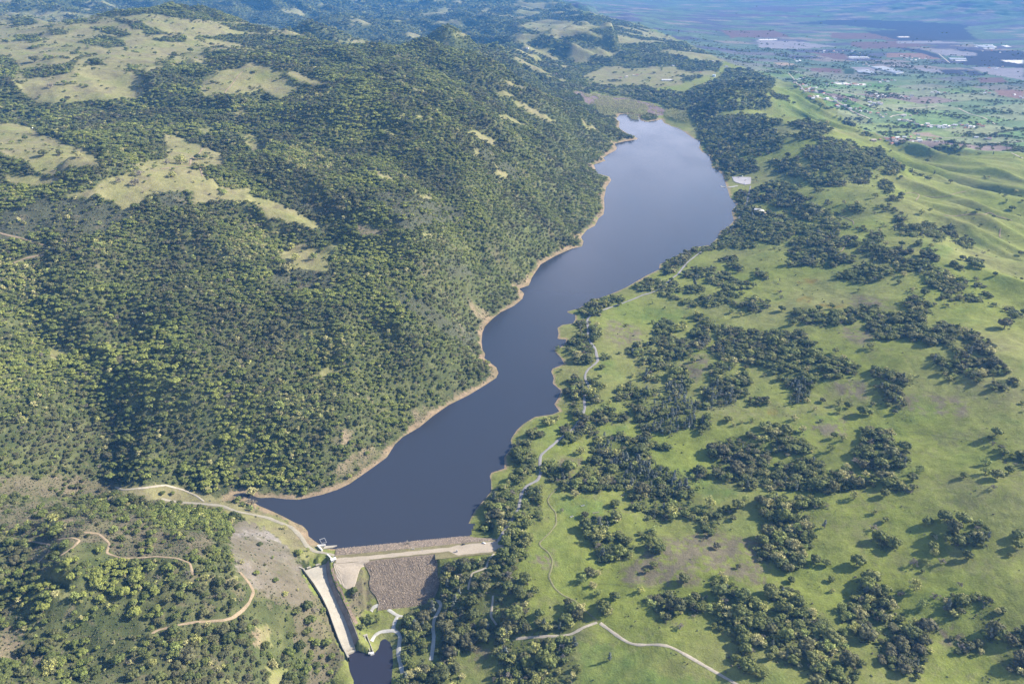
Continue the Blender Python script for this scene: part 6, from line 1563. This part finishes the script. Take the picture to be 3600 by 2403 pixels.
# ---------------------------------------------------------------- structures at the dam
def house(kind, loc, rz, w, d, h, wall_m, roof_m, label, cat, group=None, chimney=False, hip=0.0):
    r_ = root(kind, loc, rz, label, cat, group)
    bm = bmesh.new(); bm_box(bm, (0, 0, h / 2 - .5), (w, d, h + 1)); link('wall', bm, wall_m, r_)
    bm = bmesh.new(); rh = d * 0.28; e = 0.5
    v = [bm.verts.new(q) for q in ((-w / 2 - e, -d / 2 - e, h), (w / 2 + e, -d / 2 - e, h), (w / 2 + e, d / 2 + e, h), (-w / 2 - e, d / 2 + e, h), (-w / 2 - e + hip, 0, h + rh), (w / 2 + e - hip, 0, h + rh))]
    for f in ((0, 1, 5, 4), (2, 3, 4, 5), (1, 2, 5), (3, 0, 4), (3, 2, 1, 0)): bm.faces.new([v[i] for i in f])
    ro = link('roof', bm, roof_m, r_)
    bm = bmesh.new(); bm_box(bm, (0.15 * w, -d / 2 - .03, 1.05), (1.0, 0.1, 2.1)); link('door', bm, M_grey, r_)
    for sx in (-0.28, 0.36):
        bm = bmesh.new(); bm_box(bm, (sx * w, -d / 2 - .03, h * .58), (w * .14, 0.1, 1.1)); link('window', bm, M_glass, r_)
    if chimney:
        bm = bmesh.new(); bm_box(bm, (w * .25, d * .1, h + rh * .8), (.9, .9, 1.8)); link('chimney', bm, M_grey, ro)
    return r_
p = at('T5:488,340')
house('control_house', p, 0.5, 6.0, 4.2, 3.2, M_white, speckle_mat('pale_roof', (0.70, 0.69, 0.68), 0.08, 0.8, 0.2), 'small white control house at the top of the spillway wall', 'building')
a_, b_ = np.array(at('T5:428,286')), np.array(at('T5:470,325'))
r_ = root('retaining_wall', tuple((a_ + b_) / 2), math.atan2(*(b_ - a_)[1::-1]), 'low white concrete wall leading up to the small control house', 'wall')
bm = bmesh.new(); bm_box(bm, (0, 0, 0.6), (float(np.linalg.norm((b_ - a_)[:2])), 1.3, 2.6)); link('wall', bm, M_conc, r_)
bm = bmesh.new(); bm_box(bm, (0, 0, 1.98), (float(np.linalg.norm((b_ - a_)[:2])) + .4, 1.7, .16)); link('coping', bm, M_white, r_)
# intake by the left end of the dam
r_ = root('intake', (0, 0, 0), 0, 'white concrete intake with angled walls on the shore at the left end of the dam', 'intake')
def wallseg(a, b, zt, zb, th, name, mat):
    a, b = np.array(a), np.array(b); L_ = float(np.linalg.norm(b - a)); rz = math.atan2(b[1] - a[1], b[0] - a[0])
    bm = bmesh.new(); bm_box(bm, ((a[0] + b[0]) / 2, (a[1] + b[1]) / 2, (zt + zb) / 2), (L_ + th, th, zt - zb), rz); return link(name, bm, mat, r_)
q = lambda s_, z_: on_plane(*parse(s_)[0], z_)
wallseg(q('T5:334,186', 4), q('T5:372,226', 4), 4.0, -3, 2.0, 'wing_wall', M_white)
wallseg(q('T5:336,182', 4), q('T5:402,176', 4), 3.6, -3, 1.8, 'head_wall', M_white)
ap = [(*q(s_, 1.5), 1.5) for s_ in ('T5:384,222', 'T5:400,192', 'T5:470,188', 'T5:525,184', 'T5:470,206')]
bm = bmesh.new()
top = [bm.verts.new(v) for v in ap]; bot = [bm.verts.new((v[0], v[1], -3)) for v in ap]
bm.faces.new(top); bm.faces.new(bot[::-1])
for i in range(5): bm.faces.new((top[i], bot[i], bot[(i + 1) % 5], top[(i + 1) % 5]))
link('apron', bm, M_conc, r_)
r_ = root('float_boom', (0, 0, 0), 0, 'square frame of floating pipes on the lake beside the white intake', 'boom')
cs = [q(s_, 0.2) for s_ in ('T5:350,129', 'T5:399,114', 'T5:420,158', 'T5:370,166')]
for i in range(4):
    a, b = cs[i], cs[(i + 1) % 4]
    bm = bmesh.new(); bm_cyl(bm, (*a, .2), (*b, .2), .38, 8); link('float_pipe', bm, M_grey, r_)
# outlet chute into the pool
a, b = np.array(q('T5:812,1105', -20)), np.array(q('T5:868,1248', -24))
dv = (b - a); L_ = float(np.linalg.norm(dv)); dv /= L_; nv_ = np.array([-dv[1], dv[0]])
r_ = root('outlet_chute', (0, 0, 0), 0, 'narrow dark concrete outlet channel with pale walls beside the pool', 'outlet channel')
zz_ = lambda f: -18.5 - 5.0 * f
strip('channel_floor', [[(*(a + dv * L_ * f + nv_ * s_), zz_(f) - 1.2) for s_ in (-1.3, 1.3)] for f in np.linspace(0, 1, 5)], M_dark, r_)
for sg_, mm in ((-1, M_conc), (1, M_conc)):
    strip('side_wall', [[(*(a + dv * L_ * f + nv_ * sg_ * s_), zz_(f) + h_) for s_, h_ in ((1.2, -1.6), (1.2, .9), (1.9, .9), (1.9, -4))] for f in np.linspace(0, 1, 5)], mm, r_)
bm = bmesh.new(); bm_box(bm, (*(a - dv * 1.0), -18.4), (2.2, 4.6, 3.4), math.atan2(dv[1], dv[0])); link('head_block', bm, M_conc, r_)
bm = bmesh.new(); bm_box(bm, (*(b + dv * 2.0), -24.6), (3.0, 4.2, 2.4), math.atan2(dv[1], dv[0])); bm_box(bm, (*(b + dv * 1.2 + nv_ * -3), -23.8), (1.6, 2.0, 2.2), math.atan2(dv[1], dv[0])); link('end_block', bm, M_white, r_)

# ---------------------------------------------------------------- vehicles and small things
def paint(name, rgb):
    m, nt, b = new_mat(name); b.inputs['Base Color'].default_value = (*rgb, 1); b.inputs['Roughness'].default_value = 0.35; b.inputs['Specular IOR Level'].default_value = 0.5; b.inputs['Coat Weight'].default_value = 0.4
    return m
def make_car(loc, rz, mat, label, group, van=False):
    r_ = root('parked_car', loc, rz, label, 'car', group)
    prof = [(-2.2, .35), (-2.2, .95), (-1.9, 1.0), (-1.5, 1.5), (.3, 1.5), (.95, 1.0), (2.1, .85), (2.2, .35)] if not van else [(-2.5, .4), (-2.5, 2.0), (1.4, 2.0), (1.9, 1.15), (2.5, 1.0), (2.55, .4)]
    bm = bmesh.new(); hw = .9 if not van else 1.0
    L1 = [bm.verts.new((x_, -hw * (1 if z_ < 1.1 else .84), z_)) for x_, z_ in prof]; L2 = [bm.verts.new((x_, hw * (1 if z_ < 1.1 else .84), z_)) for x_, z_ in prof]
    bm.faces.new(L1); bm.faces.new(L2[::-1])
    for i in range(len(prof)): bm.faces.new((L1[i], L2[i], L2[(i + 1) % len(prof)], L1[(i + 1) % len(prof)]))
    bmesh.ops.bevel(bm, geom=bm.edges[:], offset=.07, segments=2, affect='EDGES')
    link('body', bm, mat, r_, True)
    bm = bmesh.new(); bm_box(bm, (-.6, 0, 1.25), (1.5, 1.66, .32)); link('side_window', bm, M_glass, r_)
    bm = bmesh.new(); bm_box(bm, (.66 if not van else 1.67, 0, 1.27 if not van else 1.6), (.5, 1.4, .05)); o = link('windscreen', bm, M_glass, r_)
    wh = None
    for sx in (-1.35, 1.35):
        for sy in (-.82, .82):
            bm = bmesh.new(); bm_cyl(bm, (sx, sy - .12, .34), (sx, sy + .12, .34), .34, 14); w_ = link('wheel', bm, M_dark, r_)
            bm = bmesh.new(); bm_cyl(bm, (sx, sy + (.1 if sy > 0 else -.1), .34), (sx, sy + (.15 if sy > 0 else -.15), .34), .2, 10); link('rim', bm, M_grey, w_)
    for sy in (-.6, .6):
        bm = bmesh.new(); bm_box(bm, (2.2 if not van else 2.53, sy, .72), (.08, .3, .16)); link('headlight', bm, M_white, r_)
    return r_
P_black, P_white, P_blue, P_silver = paint('black_paint', (.015, .016, .02)), paint('gloss_white', (.8, .8, .8)), paint('blue_paint', (.05, .12, .3)), paint('silver_paint', (.45, .46, .48))
def on_dam(s_): return (*on_plane(*parse(s_)[0], DAM_Z), DAM_Z + .08)
da = math.atan2(DE[1], DE[0])
make_car(on_dam('R1:1626,476'), da + .2, P_black, 'dark car parked on the gravel at the right end of the dam', 'cars parked on the dam')
make_car(on_dam('R1:1787,466'), da - .5, P_white, 'white car parked on the gravel near the trees at the dam end', 'cars parked on the dam')
rows = []
for f in np.linspace(0, 1, 22):
    t = rip0 - 37 + 44 * f; ne = float(np.interp(f, [0, .08, .3, .58, .74, 1], [-9, -30, -47, -44, -17, -8.6])) + g_.uniform(-.6, .6)
    r_ = []
    for n in np.linspace(-6.4, ne, 12):
        p = dpt(t, n); zg = float(hgt(p[0], p[1])) + .34
        k_ = float(sstep(-7.5, -13, n)); r_.append((p[0], p[1], (DAM_Z + .03) * (1 - k_) + zg * k_))
    r_[-1] = (*r_[-1][:2], r_[-1][2] - .5)
    rows.append(r_)
tag(strip('apron', rows, M_crest, dam), 'tan gravel apron between spillway and rock face')
r_ = root('portable_toilet', on_dam('R1:1575,532'), da, 'small white portable toilet at the edge of the dam parking area', 'toilet')
bm = bmesh.new(); bm_box(bm, (0, 0, 1.25), (1.7, 1.7, 2.5)); link('cabin', bm, M_white, r_)
bm = bmesh.new(); bm_box(bm, (0, 0, 2.62), (1.8, 1.8, .3), 0, .6); link('roof', bm, M_grey, r_)
bm = bmesh.new(); bm_box(bm, (.1, -.87, 1.1), (.85, .06, 2.0)); link('door', bm, M_grey, r_)
for i, (s_, lb) in enumerate((('R1:1232,512', 'larger pale concrete block beside the dam crest road'), ('R1:1303,517', 'smaller pale concrete block beside the dam crest road'))):
    r_ = root('concrete_block', on_dam(s_), da, lb, 'block', 'blocks beside the crest road')
    k_ = (1.0, .6)[i]
    bm = bmesh.new(); bm_box(bm, (0, 0, .5 * k_), (3.6 * k_, 1.4 * k_, 1.0 * k_), 0, .86); link('body', bm, M_conc, r_)
    bm = bmesh.new(); bm_cyl(bm, (0, 0, .95 * k_), (0, 0, 1.25 * k_), .12, 8); link('lifting_lug', bm, M_grey, r_)
r_ = root('lamp_post', on_dam('R1:1813,530'), 0, 'thin grey lamp post at the edge of the dam parking area', 'lamp post')
bm = bmesh.new(); bm_cyl(bm, (0, 0, 0), (0, 0, 7), .12, 8, .07); link('pole', bm, M_grey, r_)
bm = bmesh.new(); bm_cyl(bm, (0, 0, 6.9), (-1.3, 0, 7.3), .05, 6); link('arm', bm, M_grey, r_)
bm = bmesh.new(); bm_box(bm, (-1.5, 0, 7.28), (.7, .3, .16)); link('lamp_head', bm, M_grey, r_)
# troughs, logs and cattle in the meadow
M_wood = speckle_mat('weathered_wood', (0.34, 0.30, 0.25), .25, 2.0, .3)
for s_, rz, lb in (('R3:485,345', .4, 'white water trough on the bright green wet meadow'), ('R3:410,420', .5, 'white water trough on the grass left of the dark grove')):
    r_ = root('water_trough', at(s_), rz, lb, 'trough', 'water troughs in the meadow')
    bm = bmesh.new()
    bm_box(bm, (0, 0, .06), (4.6, 1.6, .12)); bm_box(bm, (0, -.75, .5), (4.6, .14, .76)); bm_box(bm, (0, .75, .5), (4.6, .14, .76)); bm_box(bm, (-2.23, 0, .5), (.14, 1.36, .76)); bm_box(bm, (2.23, 0, .5), (.14, 1.36, .76))
    link('basin', bm, M_white, r_)
    bm = bmesh.new(); bm_box(bm, (0, 0, .45), (4.3, 1.34, .5)); link('water', bm, M_glass, r_)
for s_, rz, lb, L_ in (('R3:575,394', .25, 'bleached fallen log on the grass at the edge of the wet meadow', 9), ('R3:760,275', .8, 'bleached fallen log under the grove above the wet meadow', 8)):
    x_, y_, z_ = at(s_)
    r_ = root('fallen_log', (x_, y_, z_), rz, lb, 'log')
    bm = bmesh.new(); bm_cyl(bm, (-L_ / 2, 0, .5), (L_ / 2, 0, .4), .55, 9, .35); link('stem', bm, M_wood, r_)
    for k_ in (-.1, .25, .38):
        bm = bmesh.new(); bm_cyl(bm, (L_ * k_, 0, .5), (L_ * k_ + 1.0, 1.8 * (1 if k_ > 0 else -1), 1.3), .18, 6, .06); link('branch', bm, M_wood, r_)
def make_cow(loc, rz, label, mat):
    ch = {0: ((0, 0, 1.12), .40), 1: ((.55, 0, 1.15), .43), 2: ((-.65, 0, 1.16), .38), 3: ((.95, 0, 1.3), .26), 4: ((1.3, 0, 1.12), .17), 5: ((1.55, 0, .82), .12), 6: ((1.72, 0, .58), .10),
          7: ((.68, .26, .78), .15), 8: ((.70, .27, .42), .085), 9: ((.70, .27, .03), .07), 10: ((.60, -.26, .78), .15), 11: ((.56, -.27, .42), .085), 12: ((.56, -.27, .03), .07),
          13: ((-.72, .27, .85), .19), 14: ((-.86, .28, .48), .09), 15: ((-.80, .28, .03), .07), 16: ((-.62, -.27, .85), .19), 17: ((-.76, -.28, .48), .09), 18: ((-.70, -.28, .03), .07), 19: ((-1.08, 0, 1.25), .06), 20: ((-1.18, 0, .65), .035)}
    E_ = [(0, 1), (0, 2), (1, 3), (3, 4), (4, 5), (5, 6), (1, 7), (7, 8), (8, 9), (1, 10), (10, 11), (11, 12), (2, 13), (13, 14), (14, 15), (2, 16), (16, 17), (17, 18), (2, 19), (19, 20)]
    me = bpy.data.meshes.new('cow'); me.from_pydata([ch[i][0] for i in range(21)], E_, [])
    o = bpy.data.objects.new('cow', me); col.objects.link(o); o.location = loc; o.rotation_euler = (0, 0, rz)
    sk = o.modifiers.new('skin', 'SKIN')
    for i in range(21): me.skin_vertices[0].data[i].radius = (ch[i][1],) * 2
    me.skin_vertices[0].data[0].use_root = True
    sb = o.modifiers.new('smooth', 'SUBSURF'); sb.levels = sb.render_levels = 1
    me.materials.append(mat)
    for s_ in (-1, 1):
        bm = bmesh.new(); bm_cyl(bm, (1.38, .1 * s_, 1.12), (1.34, .36 * s_, 1.16), .07, 6, .02); link('ear', bm, mat, o)
    return tag(o, label, 'cow', 'black cattle grazing in the meadow')
M_cow = speckle_mat('black_hide', (.022, .018, .017), .2, 3, .5)
make_cow(at('R3:1125,1366'), 2.7, 'black cow grazing close to the gravel road curve', M_cow)
make_cow(at('R3:1203,1434'), .3, 'black cow grazing farther down the open grass below the gravel road', M_cow)
# wire fences across the grass
M_wire = speckle_mat('fence_wire', (.12, .11, .10), .1, 3, 1)
post_me = None
for s_, lb in (('R6:945,1370 1200,1395 1450,1435 1640,1455', 'long thin wire fence crossing the open slope on the right'), ('R4:312,398 300,560 282,640', 'short wire fence at the edge of the tall dark grove'),
               ('R3:482,640 474,700 472,795', 'wire fence along the dark edge of the long meadow'), ('R3:600,880 760,890 920,908 1050,912', 'wire fence crossing the dull brown grass above the yellow trees')):
    uv = parse(s_); tt = np.concatenate([[0], np.cumsum(np.linalg.norm(np.diff(uv, axis=0), axis=1))]); ss = np.arange(0, tt[-1], 3.2)
    hx, hy, hz = hit(np.interp(ss, tt, uv[:, 0]), np.interp(ss, tt, uv[:, 1]))
    r_ = root('wire_fence', (hx[0], hy[0], hz[0]), 0, lb, 'fence', 'wire fences in the meadows')
    if post_me is None:
        bm = bmesh.new(); bm_box(bm, (0, 0, .65), (.16, .16, 1.5)); post_me = bpy.data.meshes.new('post'); bm.to_mesh(post_me); bm.free(); post_me.materials.append(M_wood)
    for i in range(len(hx)):
        p = bpy.data.objects.new('post', post_me); col.objects.link(p); p.parent = r_; p.location = (hx[i] - hx[0], hy[i] - hy[0], hz[i] - hz[0])
    for hh in (.5, .9, 1.25):
        bm = bmesh.new()
        for i in range(len(hx) - 1):
            bm_cyl(bm, (hx[i] - hx[0], hy[i] - hy[0], hz[i] - hz[0] + hh), (hx[i + 1] - hx[0], hy[i + 1] - hy[0], hz[i + 1] - hz[0] + hh), .02, 4)
        link('wire', bm, M_wire, r_)

# ---------------------------------------------------------------- boat ramp, car park and dock on the far shore
M_lot = speckle_mat('parking_asphalt', (.42, .40, .42), .08, .3, .04)
lot = sheet('parking_lot', 'T6:678,480 800,482 940,484 945,530 935,578 860,590 800,575 740,560 705,540', M_lot, 1.2)
tag(lot, 'pale grey parking lot among trees on the far shore', None)
o = sheet('boat_ramp', 'T6:606,626 640,615 760,598 765,607 700,622 640,630', RM['concrete'], .9)
tag(o, 'pale boat ramp running into the lake by the dock', None)
x_, y_ = on_plane(*parse('T6:570,620')[0], 0)
a, b = np.array(q('T6:528,607', .6)), np.array(q('T6:612,629', .6))
r_ = root('floating_dock', (0, 0, 0), 0, 'white floating dock reaching into the lake below the parking lot', 'dock')
dv = b - a; L_ = float(np.linalg.norm(dv)); rz = math.atan2(dv[1], dv[0])
bm = bmesh.new(); bm_box(bm, (*(a + dv * .14), .45), (L_ * .34, 5.5, .7), rz); link('platform', bm, M_white, r_)
bm = bmesh.new(); bm_box(bm, (*(a + dv * .64), .75), (L_ * .74, 2.2, .3), rz); link('gangway', bm, M_conc, r_)
for f in (.0, .28):
    for s_ in (-2.4, 2.4):
        pp = a + dv * f + np.array([-dv[1], dv[0]]) / L_ * s_
        bm = bmesh.new(); bm_cyl(bm, (*pp, -2), (*pp, 2.2), .18, 8); link('pile', bm, M_grey, r_)
for i, (s_, m_, rz, van, lb) in enumerate((('T6:822,474', P_white, .3, True, 'white van at the back edge of the far parking lot'), ('T6:872,522', P_silver, .2, False, 'silver car in the middle of the far parking lot'), ('T6:858,533', P_black, .2, False, 'black car beside the silver one in the far parking lot'),
                         ('T6:768,494', P_black, 1.4, False, 'black car at the upper edge of the far parking lot'), ('T6:702,490', P_blue, 1.4, False, 'blue car at the upper lakeside corner of the far parking lot'), ('T6:765,563', P_silver, .6, False, 'silver car at the lower lakeside edge of the far parking lot'), ('T6:850,574', P_blue, .6, False, 'blue car at the lower inland edge of the far parking lot'))):
    x_, y_, z_ = at(s_)
    make_car((x_, y_, z_ + 1.2), rz, m_, lb, 'cars in the far parking lot', van)

# ---------------------------------------------------------------- houses of the valley, greenhouses, water tank
WALLS = [speckle_mat('plaster_' + n_, c_, .08, .4, .1) for n_, c_ in (('white', (.72, .70, .66)), ('cream', (.58, .50, .40)), ('tan', (.46, .37, .29)))]
ROOFS = [speckle_mat('roof_' + n_, c_, .12, .5, .1) for n_, c_ in (('white', (.66, .65, .64)), ('grey', (.28, .27, .28)), ('red', (.36, .16, .11)), ('tan', (.50, .42, .35)))]
RN = ['white-roofed', 'grey-roofed', 'red-roofed', 'tan-roofed']
hs = []
for t in HOUSES.replace('\n', ';').split(';'):
    f = t.split()
    if len(f) == 3: hs.append(parse(f'{f[0]}:{f[1]},{f[2]}')[0])
hr_ = random.Random(77)
for q_ in list(hs):
    for _i in range(3 if q_[0] > 1700 else 0): hs.append(np.array([q_[0] + hr_.choice((-1, 1)) * hr_.uniform(4, 22), q_[1] + hr_.uniform(-4.5, 4.5)]))
hs = np.array(hs)
hx, hy, hz = hit(hs[:, 0], hs[:, 1])
HA = [((1835, 185), 'on the lane at the foot of the green ridge'), ((1845, 205), 'in the hillside hamlet below the grassy knoll'), ((1950, 192), 'on the bare plot in the valley'), ((2010, 222), 'in the treed hamlet mid valley'), ((2060, 320), 'in the cluster at the foot of the ribbed hills'),
      ((2145, 290), 'by the curving valley lanes'), ((2080, 270), 'beside the pale valley road'), ((1920, 235), 'along the foot of the eastern slope'), ((1890, 120), 'among the far fields'), ((2080, 140), 'in the middle of the valley fields'), ((2290, 180), 'at the right edge of the valley'), ((1270, 170), 'in the wooded dell beyond the lake'),
      ((1450, 178), 'on the bright green flat beyond the lake'), ((1545, 150), 'under the low ridge beyond the lake'), ((1640, 150), 'in the gap behind the dark knoll'), ((1745, 490), 'alone by the lake among oaks'), ((1220, 112), 'high on the wooded hill beyond the lake'), ((2010, 185), 'near the long greenhouses')]
HAUV = np.array([a[0] for a in HA], float)
ha = ((hs[:, None, :] - HAUV[None]) ** 2).sum(-1).argmin(1)
info = []
for i in range(len(hs)):
    rr_ = rnd.random(); ri = 0 if rr_ < .36 else (1 if rr_ < .6 else (2 if rr_ < .78 else 3))
    info.append((ri, rnd.randrange(3) if ri else 0))
byg = {}
for i in range(len(hs)): byg.setdefault((ha[i], info[i][0]), []).append(i)
lab = {}
for (a, ri), l_ in byg.items():
    l_.sort(key=lambda i: hs[i, 0])
    for k_, i in enumerate(l_): lab[i] = f'{RN[ri]} house {HA[a][1]}' + ('' if len(l_) == 1 else f', {ordinal(k_)} from the left')
for i in range(len(hs)):
    ri, wi = info[i]
    k_ = rnd.uniform(.9, 1.5)
    house('valley_house', (float(hx[i]), float(hy[i]), float(hz[i])), rnd.uniform(-.6, .6), 13 * k_, 8.5 * k_, 3.6 * k_, WALLS[wi], ROOFS[ri], lab[i], 'house', 'houses of the valley', hip=2.5 if ri > 1 else 0)
x_, y_, z_ = at('U2:2240,556')
house('barn', (x_, y_, z_), 0, 62, 15, 5, WALLS[0], ROOFS[0], 'long white barn on the bright green flat beyond the lake', 'barn')
M_poly = speckle_mat('greenhouse_film', (.60, .60, .60), .05, .05, .01, .5)
for s_, lb in (('T3:1080,205 1190,200 1355,250 1290,258', 'larger white block of greenhouses in the valley fields'), ('T3:965,235 1060,230 1160,266 985,254', 'smaller white block of greenhouses in front of the larger one'), ('T3:1722,130 1868,134 1875,146 1740,146', 'white block of greenhouses on the dark field at right'),
               ('T3:1930,25 2090,22 2110,46 2020,46', 'far white block of greenhouses near the top right'), ('T3:900,120 1062,122 1062,128 902,127', 'long thin white greenhouse by the brown field')):
    uv = parse(s_); gx, gy, gz = hit(uv[:, 0], uv[:, 1])
    P4 = np.stack([gx, gy, gz], 1)
    r_ = root('greenhouse', tuple(P4.mean(0)), 0, lb, 'greenhouse', 'greenhouses in the valley fields'); c_ = P4.mean(0)
    n_ = 24
    rows = []
    for i in range(n_ * 4 + 1):
        f = i / (n_ * 4); a = P4[0] + (P4[1] - P4[0]) * f; b = P4[3] + (P4[2] - P4[3]) * f
        hh = 4.0 + 2.2 * abs(math.sin(math.pi * i / 4))
        rows.append([a - c_ + up * hh, (a + b) / 2 - c_ + up * hh, b - c_ + up * hh])
    strip('roof', rows, M_poly, r_, True)
    ring = [P4[k] - c_ for k in (0, 1, 2, 3, 0)]
    strip('wall', [[p - up * 1.5, p + up * 4.4] for p in ring], M_poly, r_)
x_, y_, z_ = at('U4:1590,156')
r_ = root('water_tank', (x_, y_, z_), 0, 'round pale blue water tank on the green saddle beyond the lake', 'water tank')
M_tank = speckle_mat('tank_paint', (.50, .58, .70), .05, .5, .1, .5)
bm = bmesh.new(); bm_cyl(bm, (0, 0, -1), (0, 0, 11), 10, 40); link('shell', bm, M_tank, r_, False)
bm = bmesh.new(); bm_cyl(bm, (0, 0, 11.01), (0, 0, 12.6), 10.3, 40, .6); link('roof', bm, M_tank, r_)
# ---------------------------------------------------------------- the air
def haze_box():
    lo, hi = Vector((-18500, -600, -92)), Vector((18500, 21600, CAM_H + 25))
    lo.z = min(lo.z, float(Z.min()) - 1.0); hi.z = max(hi.z, float(Z.max()) + 40)
    v = [(a, b_, c) for c in (lo.z, hi.z) for b_ in (lo.y, hi.y) for a in (lo.x, hi.x)]
    f = [(0, 2, 3, 1), (4, 5, 7, 6), (0, 1, 5, 4), (2, 6, 7, 3), (0, 4, 6, 2), (1, 3, 7, 5)]
    m = bpy.data.materials.new('haze'); m.use_nodes = True
    nt = m.node_tree; nt.nodes.clear()
    out = nt.nodes.new('ShaderNodeOutputMaterial'); pv = nt.nodes.new('ShaderNodeVolumePrincipled')
    pv.inputs['Density'].default_value = HAZE_DENSITY
    pv.inputs['Color'].default_value = (*HAZE_COLOR, 1)
    pv.inputs['Anisotropy'].default_value = 0.0
    nt.links.new(pv.outputs[0], out.inputs['Volume'])
    o = mesh_ob('haze', v, f, m)
    tag(o, 'blue haze filling the air over the far hills and valley', 'haze', kind='stuff')
haze_box()
